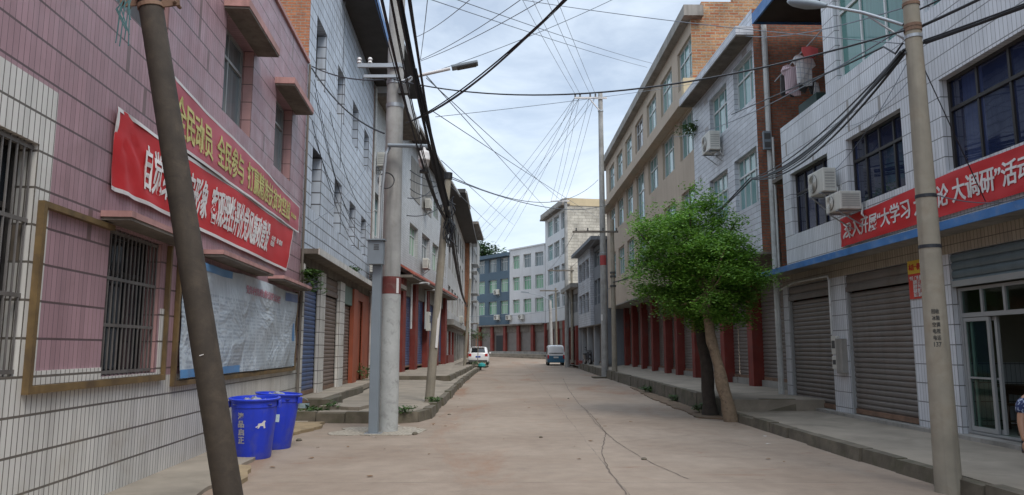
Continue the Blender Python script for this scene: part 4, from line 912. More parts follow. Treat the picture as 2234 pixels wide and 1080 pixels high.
tree('street_tree', 'leafy street tree with pale peeling leaning trunk at the kerb', (4.84, 16.52, -.02), [(4.84, 16.52, -.02), (4.64, 16.55, 1.0), (4.48, 16.6, 1.75), (4.4, 16.65, 2.5), (4.5, 16.7, 3.0)], (4.72, 16.9, 3.22), (1.02, 1.0, 1.0), 330, 70, .075, m_leaf, m_bark, 3, 'street trees at the right kerb', r0=.135, limbs=14)
tree('street_tree', 'taller leafy street tree with dark straight trunk behind the leaning one', (4.74, 17.9, .02), [(4.74, 17.9, .02), (4.68, 17.9, 1.2), (4.55, 17.9, 2.2), (4.45, 17.9, 3.2)], (4.42, 18.0, 3.72), (1.3, 1.35, 1.42), 600, 70, .078, m_leaf, m_barkd, 4, 'street trees at the right kerb', r0=.155, limbs=18)
far = [(-21, 160, 24, 5), (-16, 158, 24, 4.5), (-12, 160, 23, 4.5), (-8.6, 160, 22, 4.2), (-26, 168, 27, 6), (-5, 162, 20.2, 3.8), (-1.5, 164, 18.6, 3.2), (-20, 150, 17, 4.5), (-10, 150, 15, 4)]
m_wood_l = ['rounded dark green tree highest on the hill behind the left roofs', 'bushy tree on the hill behind the slate blue roof', 'dark green tree on the wooded hill far left']
for i, (x, y, z, r) in enumerate(far):
    tree('hill_tree', 'bushy dark green tree on the wooded hill behind the blue and white block', (x, y, z - 9), [(x, y, z - 9), (x, y, z - 4), (x, y, z - 1)], (x, y, z), (r, r, r * .8), 90, 26, .75, m_leafd, m_barkd, 20 + i, 'trees on the hill', .8, 5, .3)

def weed(loc, r, n, label, seed, size=.12, group='weeds at the pavement edges'):
    rnd = random.Random(seed); mb = MB()
    for _ in range(n):
        a, q = rnd.uniform(0, 6.28), r * rnd.random() ** .6; p = Vector((q * math.cos(a), q * math.sin(a), 0)); h = rnd.uniform(.3, 1) * r * 1.1
        tip = p + Vector((rnd.uniform(-.12, .12), rnd.uniform(-.12, .12), h)); mb.tube([p, tip], .003, 3, False)
        leaves(mb, tip, rnd, 6, size, r * .14)
    o = mb.build('weed_clump', m_weed); o.location = loc; return tag(o, label, 'weed', group)
weed((-4.5, 16.75, .03), .24, 40, 'leafy green weed clump beside the rusty paint can', 1)
weed((-4.1, 17.0, .28), .1, 12, 'low weeds on the broken slab below the shop platform', 2, .08)
weed((-5.1, 27.2, .44), .5, 40, 'weeds at the foot of the white bent drain pipe', 3)
weed((4.78, 18.5, .03), .2, 50, 'short grassy weeds by the dark tree trunk', 4, .09)
weed((4.9, 22.5, .03), .16, 30, 'low weeds along the right kerb past the trees', 5, .06)
weed((4.95, 27, .03), .2, 30, 'low weeds at the right kerb near the tall pole', 6, .1)
weed((-2.3, 16.3, .2), .14, 22, 'small weeds on the left kerb corner', 7, .07)
weed((-2.0, 19.2, .2), .16, 22, 'small weeds at the foot of the slim leaning pole', 8, .07)
fern = MB(); rnd = random.Random(5)
for k in range(14):
    a = rnd.uniform(-1.2, 1.2); tip = Vector((.5 * math.cos(a) * rnd.uniform(.5, 1), -.5 * math.sin(a), rnd.uniform(-.55, .1)))
    for q in range(6): leaves(fern, tip * ((q + 1) / 6), rnd, 4, .12, .03)
o = fern.build('fern', m_weed); o.location = L2.W(.1, .1, 3.45); tag(o, 'drooping green fern growing from the wall joint above the blue shutter', 'plant')
o = weed((6.42, 25.3, 9.0), .45, 50, 'dry shrub growing from the tan building corner high up', 11, .12, None)
o = weed(L2.W(6.0, .3, 3.98), .22, 26, 'thin grass growing on the stained ledge of the pale blue building', 12, .09, None)
# ------------------------------------------------------------------ poles
def pole(name, label, base, top, r0, r1, mat, n=14, group=None, cat='pole'):
    e = empty(name, base, label, cat, group); B = Vector(base); d = Vector(top) - B
    e['h'] = d.length; rr = [r0 + (r1 - r0) * k / 10 for k in range(11)]
    MB().tube([d * (k / 10) for k in range(11)], rr, n).build('shaft', mat, e, smooth=True)
    return e
def band(e, top, f0, f1, r, mat, name='band', n=14):
    d = Vector(top) - e.location
    return MB().tube([d * f0, d * f1], r, n).build(name, mat, e, smooth=True)
# dark leaning pole in front of the pink wall
B0 = Vector((-2.605, 7.15, -.05)); T0 = Vector((-3.645, 6.8, 5.4))
e = pole('leaning_pole', 'thick dark brown pole leaning to the left in front of the pink wall', B0, T0, .132, .112, m_woodp, 18)
d = T0 - B0; dn = d.normalized()
for k, h in ((0, 5.08), (1, 5.15)): MB().tube([dn * (h - .02), dn * (h + .02)], .124, 18).build('clamp', m_rust, e)
for sx in (-1, 1):
    mb = MB(); mb.obox(dn * 5.12 + Vector((sx * .2, 0, 0)), .18, .02, .07, (0, -.12, 0)); mb.tube([dn * 5.12 + Vector((sx * .25, -.06, 0)), dn * 5.12 + Vector((sx * .25, .1, 0))], .018, 6); mb.build('bolt_bracket', m_rust, e)
rp = MB(); rnd = random.Random(3)
for k in range(9):
    a = dn * 5.1 + Vector((-.17 + rnd.uniform(-.08, .05), -.1, 0)); rp.tube([a, a + Vector((rnd.uniform(-.06, .03), -.02, -.1)), a + Vector((rnd.uniform(-.08, .08), -.02, -rnd.uniform(.16, .5)))], .006, 4)
rp.build('rope_end', M('teal_rope', (.07, .16, .17), .8, .3, 4), e)
MB().obox(dn * 1.62 + Vector((.01, -.131, 0)), .04, .004, .008, (0, -.3, 0)).build('paint_mark', m_wlet, e)

# big grey concrete pole at left with lamp, arms and cables
P1 = Vector((-2.42, 14.62, 0)); P1t = P1 + Vector((0, 0, 11.5))
e = pole('concrete_pole', 'big grey concrete utility pole with flaking white base and red band at left', P1, P1t, .195, .155, m_pole, 22, cat='utility pole')
band(e, P1t, 0, .232, .199, m_polew, 'painted_base', 22); band(e, P1t, .232, .262, .2, M('faded_red_band', (.15, .035, .03), .75, .35, 4, dirt=(.2, .17, .15), dirt_amt=.5, dscl=5), 'red_band', 22)
MB().obox((.155, -.135, 2.83), .05, .004, .3, (0, 0, .6)).build('sticker', m_wlet, e)
for z in (6.55, 7.05, 7.4): MB().tube([(0, 0, z - .04), (0, 0, z + .04)], .182, 22).build('clamp', m_steel, e)
ca = MB(); ca.box(-.75, .1, -.22, -.16, 7.32, 7.4); ca.box(-.62, .1, -.215, -.165, 7.1, 7.16); ca.build('crossarm', m_steel, e)
for x in (-.72, -.5): MB().lathe([(.02, 0), (.05, .02), (.03, .06), (.05, .09), (.03, .13), (0, .14)], (x, -.19, 7.4), 8).build('insulator', m_wlet, e)
sb = MB(); sb.box(.1, .32, -.26, -.12, 6.75, 6.95); sb.build('splice_box', m_acd, e)
br = MB(); br.tube([(.15, -.2, 7.0), (.36, -.2, 7.12)], .02, 6); br.tube([(.15, -.2, 6.82), (.4, -.2, 7.1)], .02, 6); br.build('bracket', m_steel, e)
lamp = empty('street_lamp', P1 + Vector((.15, -.1, 7.05)), 'modern white street lamp arm reaching right from the big grey pole', 'street lamp')
MB().tube([(0, 0, 0), (.4, -.1, .1), (1.0, -.1, .24)], .035, 8).build('arm', m_wlet, lamp, smooth=True)
MB().obox((1.3, -.1, .31), .55, .22, .06, (0, -.2, 0)).build('lamp_head', m_greypaint, lamp, bevel=.015); MB().obox((1.34, -.1, .278), .4, .18, .01, (0, -.2, 0)).build('lens', m_acd, lamp)
# surveillance post
PX = Vector((-2.62, 14.22, 0)); e = empty('camera_post', PX, 'square grey steel post with camera arm and white dome camera beside big pole', 'post')
MB().box(-.085, .085, -.085, .085, 0, 3.2).build('shaft', m_greypaint, e, bevel=.008); MB().box(-.16, .16, -.14, .14, 0, .02).build('base_plate', m_steel, e)
MB().tube([(.02, .0, 3.2), (.04, .02, 4.6), (.1, .06, 5.45), (.16, .1, 5.6)], .032, 8).build('conduit', m_steel, e)
MB().tube([(.0, -.02, 3.2), (.0, .0, 5.0)], .02, 6).build('conduit', m_pvc, e)
MB().tube([(.14, .02, 5.62), (.98, .02, 5.6)], .04, 10).build('arm', m_greypaint, e)
dm = MB(); dm.lathe([(0, .08), (.03, .06), (.04, .0), (.1, -.03), (.115, -.09), (.115, -.18), (.122, -.19), (.122, -.22), (.11, -.23), (.1, -.32), (.06, -.38), (0, -.4)], (.87, .02, 5.52), 16)
dm.build('dome_camera', m_wlet, e, smooth=True); MB().lathe([(0, 0), (.09, 0), (.085, .05), (0, .06)], (.87, .02, 5.06), 14).build('camera_lens', m_black, e)
mb = empty('meter_box', PX + Vector((-.0, -.1, 3.2)), 'grey steel meter box with louvres fixed to the camera post', 'meter box')
MB().box(-.16, .14, -.14, .04, .0, .46).build('case', m_greypaint, mb, bevel=.01); MB().box(-.19, .17, -.18, .05, .462, .49).build('rain_hood', m_greypaint, mb)
lv = MB()
for k in range(4): lv.box(-.04, .06, -.145, -.14, .28 + .03 * k, .295 + .03 * k)
lv.build('louvre', m_acd, mb)
co = MB()
for k in range(4): co.tube([(.16 * math.cos(a * .2618) + .004 * k, -.01 * k, .16 * math.sin(a * .2618)) for a in range(25)], .008, 5, False)
o = co.build('cable_coil', m_cable); o.location = (-2.52, 14.35, 4.92); tag(o, 'coil of black cable hanging beside the big grey pole', 'cable')

# slim leaning pole with cable knot
P2 = Vector((-2.16, 19.5, .2)); P2t = at(978, 385, 19.4)
e = pole('leaning_concrete_pole', 'slim weathered pole leaning right on the left pavement with tangled cables at its top', P2, P2t, .125, .085, m_poler, 14, cat='utility pole')
MB().tube([P2t - P2 - Vector((0, 0, .08)), P2t - P2 + Vector((.005, 0, .1))], .11, 12).build('cap', m_black, e)
d = P2t - P2; MB().obox(d * .36 + Vector((.07, -.085, 0)), .07, .004, 1.5, (0, .07, .5)).build('white_strip', m_wlet, e)
# right foreground pole with old street lamp
P4 = Vector((4.90, 8.52, 0)); P4t = P4 + Vector((.0, 0, 8.5))
e = pole('round_concrete_pole', 'weathered round concrete pole standing at the kerb in right foreground', P4, P4t, .142, .066, m_poler, 22, cat='utility pole')
for z, m_ in ((5.45, m_rust), (5.5, m_rust), (5.36, m_steel), (5.78, m_rust), (3.38, m_cable), (2.78, m_cable)):
    MB().tube([(0, 0, z - .02), (0, 0, z + .02)], .142 - .00894 * z + (.008 if m_ in (m_rust, m_steel) else .005), 20).build('strap', m_, e)
for i, b in enumerate(('回收', '冰箱', '空调', '电视', '电话', '137')):
    t = text(b, m_acd, .075, .055); t.parent = e
    def fn(c, i=i):
        a = math.radians(242) + c.x / .125; r = .1275; return Vector((r * math.cos(a), r * math.sin(a), 2.02 - i * .075 + c.z))
    warp(t.data, fn)
LB = P4 + Vector((-.08, .06, 5.55)); lp = empty('street_lamp', LB, 'old oval street lamp on a thin arm at the right foreground pole', 'street lamp')
LE = at(1800, 12, 9.25) - LB; LH = at(1722, 4, 9.75) - LB
MB().tube([(0, 0, 0), LE * .5 + Vector((0, 0, .03)), LE], [.022, .022, .02], 8).build('arm', m_steel, lp, smooth=True)
MB().tube([(0.02, 0, -.2), LE * .42 + Vector((0, 0, .0))], .014, 6).build('brace', m_steel, lp)
hd = MB(); dd = (LH - LE).normalized(); LL = (LH - LE).length; sd_ = dd.cross(Vector((0, 0, 1))).normalized(); up_ = sd_.cross(dd); rings = []
for q, ra, rb in ((-.05, .025, .025), (.1, .05, .045), (.3, .11, .06), (.55, .13, .075), (.85, .11, .06), (1.0, .05, .03), (1.02, .01, .01)):
    c = LE + dd * LL * q; rings.append([c + sd_ * (ra * math.cos(a)) + up_ * (rb * math.sin(a)) for a in [k * math.pi / 8 for k in range(16)]])
hd.loft(rings).build('lamp_head', m_greypaint, lp, smooth=True)
# right middle: tall pole with white crossarm, old pole with wooden crossarm
P5 = Vector((5.08, 40.6, -.02)); P5t = P5 + Vector((0, 0, 16.15))
e = pole('tall_concrete_pole', 'tall slender concrete pole with white crossarm and red band at right kerb', P5, P5t, .2, .13, m_pole, 16, cat='utility pole')
MB().box(-1.5, .35, -.2, -.12, 15.78, 15.88).build('crossarm', m_wlet, e); MB().tube([(-.65, -.16, 15.8), (-.1, -.16, 15.1)], .035, 6).build('brace', m_wlet, e)
INS5 = []
for x in (-1.46, -1.18, -.6, -.3): MB().lathe([(.02, 0), (.06, .03), (.04, .09), (.06, .14), (.03, .2), (0, .21)], (x, -.16, 15.88), 8).build('insulator', m_acd, e); INS5.append(P5 + Vector((x, -.16, 16.05)))
for z in (15.1, 6.9): MB().tube([(0, 0, z - .04), (0, 0, z + .04)], .16 if z > 10 else .18, 16).build('clamp', m_steel, e)
MB().tube([(0, 0, 6.2), (0, 0, 6.75)], .181, 16).build('red_band', M('red_band_paint', (.35, .05, .05), .7, .2, 3), e); MB().obox((-.14, -.15, 3.3), .1, .004, .34, (0, 0, -.6)).build('sticker', m_wlet, e)
MB().box(-.7, .6, -.6, .4, .02, .1).build('base_slab', m_kerb, e)
P6 = Vector((5.28, 38.2, .42)); P6t = P6 + Vector((.0, 0, 7.9))
e = pole('old_concrete_pole', 'old grey pole with wooden crossarm right beside the tall slender pole', P6, P6t, .14, .1, m_poler, 12, cat='utility pole')
MB().box(-2.1, .3, -.18, -.1, 7.2, 7.3).build('crossarm', m_concd, e)
for x in (-1.9, -1.3, -.5, .2): MB().lathe([(.02, 0), (.05, .02), (.03, .08), (.05, .12), (0, .17)], (x, -.14, 7.3), 8).build('insulator', m_acd, e)
for z in (4.9, 4.4, 5.1): MB().tube([(0, 0, z - .05), (0, 0, z + .05)], .16, 12).build('cable_clamp', m_acd, e)
P7 = Vector((4.62, 62, .0)); P7t = at(1234, 432, 62)
e = pole('concrete_pole', 'concrete pole just right of the small van with high white crossarm', P7, P7t, .2, .13, m_pole, 12, cat='utility pole'); h7 = (P7t - P7).z
MB().box(-1.3, .3, -.2, -.12, h7 - .35, h7 - .25).build('crossarm', m_wlet, e)
P8 = Vector((4.98, 61, .42)); e = pole('old_pole', 'dark old pole with wooden crossarm behind the small van', P8, P8 + Vector((0, 0, 8.0)), .13, .1, m_poler, 10, cat='utility pole')
MB().box(-2.0, .2, -.16, -.08, 7.55, 7.67).build('crossarm', m_concd, e)
P9 = Vector((5.3, 87, .4)); e = pole('old_pole', 'distant thin pole with short crossarm before the tall building', P9, at(1212, 628, 87), .12, .1, m_poler, 10, cat='utility pole')
MB().box(-2.0, .2, -.16, -.08, 7.9, 8.05).build('crossarm', m_concd, e)
P10 = Vector((4.5, 84, .35)); e = pole('lamp_pole', 'distant pale lamp pole with short lamp arm beyond the small van', P10, at(1200, 655, 84), .2, .18, m_pole, 10, cat='street lamp')
MB().tube([(0, 0, 6.6), (-1.2, -.2, 7.2), (-2.6, -.2, 7.5)], .035, 6).build('arm', m_greypaint, e); MB().obox((-3, -.2, 7.6), .9, .3, .1, (0, .1, 0)).build('lamp_head', m_greypaint, e)
P3 = Vector((-3.2, 50, .42)); P3t = at(1023, 640, 50)
e = pole('leaning_pole', 'thin pale pole leaning by the parked white car with cable tangle', P3, P3t + Vector((.1, 0, 1)), .11, .09, m_poler, 10, cat='utility pole')

# ------------------------------------------------------------------ cables and wires
def span(a, b, sag, n=18):
    a, b = Vector(a), Vector(b); return [a.lerp(b, k / n) - Vector((0, 0, 4 * sag * (k / n) * (1 - k / n))) for k in range(n + 1)]
def wire(pts, r, label, group=None, mat=None, name='overhead_wire'):
    return tag(MB().tube(pts, r, 5).build(name, mat or m_cable), label, 'wire', group)
def strands(a, b, sag, n, r, jit, seed, label, group=None, n2=20):
    rnd = random.Random(seed); o = MB()
    for k in range(n):
        j0 = Vector((rnd.uniform(-jit, jit), rnd.uniform(-jit, jit), rnd.uniform(-jit, jit))); j1 = Vector((rnd.uniform(-1, 1), rnd.uniform(-1, 1), rnd.uniform(-1, 1))) * jit * .6
        o.tube(span(Vector(a) + j0, Vector(b) + j1, sag * rnd.uniform(.7, 1.35), n2), r * rnd.uniform(.6, 1.3), 5)
    return tag(o.build('cable_bundle', m_cable), label, 'cable', group)
KN = at(979, 470, 19.3)                              # cable knot on the slim leaning pole
n0 = at(874, -40, 8.6)
strands(n0, KN, .25, 13, .014, .1, 1, 'thick bundle of black cables running overhead from the viewer past the big pole')
strands(n0 + Vector((-.35, 0, .1)), KN + Vector((0, 0, -.1)), .45, 5, .012, .2, 2, 'looser black cables beside the thick bundle near the big pole')
strands(at(905, 150, 13.6), KN + Vector((0, 0, .3)), .05, 6, .012, .06, 12, 'short black cables from big pole bracket to the slim leaning pole')
strands(KN, at(1016, 662, 49.6), .5, 6, .022, .1, 3, 'sagging black cable bundle from slim leaning pole towards the white car')
strands(at(1016, 662, 49.6), at(1026, 650, 85), .6, 5, .02, .15, 33, 'cable bundle continuing from thin pole to the brick building')
kn = MB(); rnd = random.Random(8)
for k in range(34):
    p = KN + Vector((rnd.gauss(0, .07), rnd.gauss(0, .05), -.55 + 1.2 * rnd.random() * .9)); q = p + Vector((rnd.gauss(0, .07), rnd.gauss(0, .05), -rnd.uniform(.1, .5))); m = (p + q) / 2 + Vector((rnd.gauss(0, .11), -.05, 0))
    kn.tube([p, m, q], .012, 4)
tag(kn.build('cable_knot', m_cable), 'dense tangle of black cables wrapped round the slim leaning pole', 'cable')
a = at(888, 268, 14.4); b = at(1245, -12, 7.6)
strands(a, b, .18, 4, .009, .035, 4, 'twisted dark cable rising right from the big pole across the sky')
strands(b, at(1700, -420, 4.5), .1, 4, .013, .035, 41, 'twisted dark cable passing overhead above the road')
wire(span(L1.W(6.0, .1, 8.55), P1 + Vector((-.2, -.2, 7.05)), .12), .015, 'black cable from the pink roof corner to the big pole clamp')
wire(span(P1 + Vector((.0, -.2, 7.06)), P4 + Vector((-.1, 0, 5.45)), .55, 26), .014, 'long black cable sagging across the road from big pole to right pole')
wire(span(P4 + Vector((.1, 0, 5.5)), (6.9, 5.0, 6.1), .1), .02, 'black cable leaving the right foreground pole along the white building')
wire(span(L1.W(6.0, .1, 8.5), P1 + Vector((-.19, -.1, 5.95)), .25), .018, 'thick black cable descending along the pale blue building to the big pole')
wire(span(P1 + Vector((.2, 0, 7.1)), at(1345, -5, 16), .1), .008, 'thin wire from street lamp head rising to upper right', mat=m_cableg)
# high voltage wires: towards the viewer and away
for k, px in enumerate((1062, 1092, 1130, 1160)):
    wire(span(INS5[k], at(px, -150, 22), .15, 10), .010, 'one of four parallel power wires rising from the tall pole crossarm', 'power wires from the tall pole', m_cableg)
    wire(span(INS5[k], P7t + Vector((-1.25 + .4 * k, -.16, -.2)), .35, 12), .011, 'one of four parallel power wires running on to the farther pole', 'power wires between the tall poles', m_cableg)
for k, (px, py) in enumerate(((1012, 480), (1018, 500), (1040, 488), (1050, 500), (1078, 505), (1100, 497))):
    wire(span(INS5[k % 4] + Vector((-.06, 0, -.25)), at(px, py + 30, 84), .5, 12), .012, 'one of several thin service wires fanning down left from the tall pole', 'service wires fanning down left', m_cableg)
skyw = [((905, 82, 14), (1030, -5, 9), 'short wire rising right from bundle at upper left'), ((918, 130, 14), (1142, -5, 9), 'upper of two thin wires fanning right from the cable bundle'), ((918, 133, 14), (1200, -10, 8.5), 'lower of two thin wires fanning right from the cable bundle'),
        ((933, -5, 9), (917, 130, 14), 'nearly upright thin wire left in the sky'), ((928, -5, 10), (1412, 147, 31), 'thin wire crossing the sky down to the right behind others'), ((985, -5, 10), (1422, 138, 30), 'upper thin wire crossing the sky down to the right'),
        ((930, 170, 14.5), (1262, 470, 70), 'long thin wire slanting down right to the cream building'), ((940, 240, 15), (1310, 478, 75), 'lower thin wire slanting down right to the cream building'), ((931, 166, 14.6), (1215, 480, 80), 'thin wire slanting across the middle of the sky'),
        ((983, 405, 19.4), (1082, 500, 60), 'double thin wire dropping right from slim pole top'), ((963, 350, 19), (1120, 490, 70), 'thin wire from dome camera slanting down right'),
        ((1140, 0, 12), (1998, 98, 8.6), 'taut wire along the top sky to the right pole'), ((950, 255, 15), (1560, 175, 24), 'faint level wire from big pole to the tan building')]
for a, b, lb in skyw: wire(span(at(*a), at(*b), .06, 12), .0052 + .00007 * b[2], lb, None, m_cableg)
wire(span(at(985, 386, 19.4), at(1305, 392, 45.5), 1.05, 20), .014, 'sagging wire from slim pole to the tan building eave', mat=m_cableg)
wire(span(at(985, 390, 19.4), at(1330, 445, 40.6), .55, 20), .014, 'sagging wire from slim pole to the tall pole', mat=m_cableg)
wire(span(at(1010, 690, 50), at(1240, 668, 62), .3), .012, 'low wire crossing before the far block', mat=m_cableg)
wire(span(at(1240, 660, 62), P6 + Vector((0, 0, 4.4)), .3), .014, 'low sagging wire between the right poles', mat=m_cableg)
wire(span(P6 + Vector((-1.9, -.14, 7.4)), P8 + Vector((-1.9, -.1, 7.7)), .25), .012, 'upper wire between the two wooden crossarms', mat=m_cableg)
wire(span(P6 + Vector((-.5, -.14, 7.4)), P8 + Vector((-.3, -.1, 7.7)), .25), .012, 'inner wire between the two wooden crossarms', mat=m_cableg)
# right pole bundle
K4 = P4 + Vector((-.12, .02, 5.3))
strands(K4 + Vector((0, 0, -.1)), (6.35, 19.0, 6.05), .35, 6, .014, .035, 5, 'thick black cable bundle from right pole down past the air conditioners')
strands((6.35, 19.0, 6.05), P6 + Vector((0, 0, 4.6)), .5, 4, .014, .05, 6, 'black cable bundle continuing behind the tree to the old pole')
strands(P4 + Vector((.12, 0, 5.3)), (6.35, 5.6, 5.25), .04, 5, .013, .035, 7, 'thick black cables leaving the right pole toward upper right')
wire(span(P4 + Vector((.1, 0, 5.72)), (6.2, 6.6, 6.0), .02), .012, 'thin black cable above the thick one at right pole')
lo_ = [K4 + Vector((0, 0, .0)), K4 + Vector((-.05, .1, -.1)), K4 + Vector((-.03, .4, .12)), K4 + Vector((-.1, 1.2, .22)), R2.W(1, .3, 8.3)]
wire(lo_, .013, 'black cable looping left off the right pole to the white overhanging building')
wire(span(P4 + Vector((-.08, 0, 5.75)), R2.W(-.1, .2, 10.2), .15), .009, 'thin cable from right pole to the blue edged roof', mat=m_cableg)
wire(span(P4 + Vector((-.08, 0, 5.5)), R3.W(1, .5, 9.4), .3), .01, 'thin cable from right pole across to the tan building', mat=m_cableg)
wire(span(P4 + Vector((0, -.1, 3.4)), R1.W(-3.6, .5, 3.6), .12), .007, 'thin slack wire from right pole to the blue ledge', mat=m_cableg)
wire(span(P4 + Vector((0.05, .05, 5.2)), R1.W(-2.6, .5, 3.7), .0), .007, 'thin wire slanting down over the right red banner')
wire(span(R1.W(4.6, .44, 5.2), R1.W(-1, .44, 6.6), .55), .006, 'slack thin wire drooping across the white tiled wall', mat=m_cableg)
wire(span(R1.W(2.2, .44, 6.3), R1.W(-1.2, .44, 6.3), .35), .005, 'short slack wire above the middle dark window', mat=m_cableg)
# wires drooping over the pale blue front
rnd = random.Random(21)
fl = [((.2, 8.3), (8, 5.6), .9), ((.3, 8.0), (9.5, 6.2), 1.2), ((0.1, 7.2), (7, 4.9), .5), ((3.9, 12.2), (3.3, 6.8), .0), ((2.2, 8.1), (11, 7.0), 1.0), ((.4, 6.9), (11, 5.4), .7), ((0.1, 4.6), (8.5, 8.2), .3)]
nm = ['uppermost', 'second', 'short steep', 'vertical', 'long slack', 'lower', 'rising pale']
for (a, b, sg_), q in zip(fl, nm): wire(span(L2.W(a[0], .12, a[1]), L2.W(b[0], .25, b[1]), sg_), .009, q + ' loose wire hanging across the pale blue tiled front', None, m_cable if q[0] != 'r' else m_cableg)
for k, (a, b, sg_) in enumerate((((895, 372, 14.8), (968, 398, 19.3), .08), ((895, 392, 14.8), (968, 402, 19.3), .1), ((895, 412, 14.8), (955, 420, 19.3), .12), ((890, 432, 14.8), (955, 398, 19.3), .15), ((888, 470, 14.8), (968, 445, 19.3), .12))):
    wire(span(at(*a), at(*b), sg_), .01, 'one of the slack wires strung between big pole and slim leaning pole', 'slack wires between big pole and slim pole')
# ------------------------------------------------------------------ bins and clutter
m_bin = M('blue_plastic', (.018, .05, .60), .4, .15, 2, dirt=(.12, .13, .3), dirt_amt=.6, dscl=3, streak=.25)
m_bag = M('clear_plastic_bag', (.27, .28, .3), .3, .25, 9)
def bin_(loc, rz, tilt, label, seed, word):
    e = empty('rubbish_bin', loc, label, 'bin', 'blue rubbish bins by the wall', rz); e.rotation_euler = (tilt[0], tilt[1], rz)
    H_ = .88
    b = MB().lathe([(0, .02), (.24, .02), (.25, 0), (.262, .02), (.325, H_ - .13), (.335, H_ - .125), (.337, H_ - .03), (.365, H_ - .03), (.372, H_ - .01), (.362, H_), (.335, H_), (.325, H_ - .04), (.255, .06), (0, .06)], n=36); b.build('body', m_bin, e, smooth=True)
    for a in (0, math.pi): MB().obox((.36 * math.cos(a), .36 * math.sin(a), H_ - .1), .035, .14, .1, (0, 0, a)).build('handle', m_bin, e, bevel=.008)
    rnd = random.Random(seed); g = MB(); n = 12
    for i in range(n + 1):
        for j in range(n + 1):
            x, y = -.27 + .54 * i / n, -.27 + .54 * j / n; g.v.append((x, y, H_ - .08 + rnd.uniform(-.02, .11) * max(0, 1 - (x * x + y * y) / .09)))
    g.f = [(i * (n + 1) + j, (i + 1) * (n + 1) + j, (i + 1) * (n + 1) + j + 1, i * (n + 1) + j + 1) for i in range(n) for j in range(n)]
    rub = g.build('rubbish', m_bag, e)
    def curved(t, a0, z0, tl=0):
        def fn(c):
            x, z = c.x * math.cos(tl) - c.z * math.sin(tl), c.x * math.sin(tl) + c.z * math.cos(tl); zz = z0 + z; r = .262 + (zz - .02) * .063 / .73 + .004
            a = a0 + x / r; return Vector((r * math.cos(a), r * math.sin(a), zz))
        warp(t.data, fn); t.parent = e
    if word:
        for i, ch in enumerate(word): curved(text(ch, m_wlet, .1, .1, bold=.035), R(-118), .64 - i * .115)
        # little running horse mark with small letters
        hp = [(-.09, -.02), (-.06, 0), (-.05, .03), (.0, .035), (.03, .07), (.06, .06), (.045, .035), (.05, .0), (.06, -.04), (.035, -.045), (.025, -.01), (-.02, -.005), (-.04, -.04), (-.06, -.04), (-.05, -.01), (-.075, -.03)]
        me = bpy.data.meshes.new('horse_mark'); me.from_pydata([(x, 0, z) for x, z in hp], [], [tuple(range(len(hp)))]); me.materials.append(m_wlet)
        t = bpy.data.objects.new('horse_mark', me); col.objects.link(t); curved(t, R(-62), .5)
    else:
        st_ = MB()
        for i in range(6): st_.v += [(-.07 + .14 * i / 5, 0, -.06), (-.07 + .14 * i / 5, 0, .06)]
        st_.f = [(2 * i, 2 * i + 2, 2 * i + 3, 2 * i + 1) for i in range(5)]; o = st_.build('sticker', M('pale_sticker', (.5, .62, .66), .5, .15, 12)); curved(o, R(-74), .5)
        t = text('桶', m_acd, .05, .05); curved(t, R(-80), .49); 
    return e
def wl(px, py): return Vector((*gpx(px, py), 0))
bin_(wl(540, 1003) + Vector((-.0, .2, 0)), R(12), (R(2), R(0)), 'nearer blue plastic rubbish bin with white characters by the white tiled wall', 1, '漆品启正')
bin_(wl(591, 981) + Vector((-.02, .2, 0)), R(-4), (R(-1), R(3)), 'farther blue plastic rubbish bin with pale sticker behind the nearer one', 2, None)
pc = empty('paint_can', (-4.72, 16.9, .03), 'rusty paint can with blue label remains by the weeds', 'can')
MB().lathe([(0, 0), (.135, 0), (.14, .01), (.135, .03), (.135, .36), (.142, .37), (.138, .385), (.125, .38), (.12, .3), (0, .3)], n=18).build('can_body', M('rusty_can', (.22, .13, .08), .7, .5, 5, .3), pc, smooth=True)
MB().lathe([(.137, .24), (.137, .35)], n=18).build('label', M('can_label', (.3, .38, .4), .6, .4, 9), pc); MB().tube([(.12 * math.cos(a), -.13 * 0 - .02, .36 + .1 * math.sin(a)) for a in [k * .3 for k in range(11)]], .004, 4).build('handle', m_steel, pc)
rs = random.Random(12)
for k, (px, py) in enumerate(((790, 845), (730, 882), (652, 962), (1180, 955), (1240, 870), (1405, 1003), (980, 905), (905, 948))):
    x, y = gpx(px, py); r_ = rs.uniform(.03, .06); mb = MB(); mb.lathe([(0, 0), (r_, .0), (r_ * 1.1, r_ * .4), (r_ * .6, r_ * .8), (0, r_ * .85)], n=7, sx=rs.uniform(.7, 1.4), sy=rs.uniform(.7, 1.2)); o = mb.build('stone', m_kerb); o.location = (x, y, .0 if k > 1 else .43); o.rotation_euler.z = rs.uniform(0, 3)
    tag(o, 'small loose stone lying on the dusty concrete', 'stone', 'loose stones')

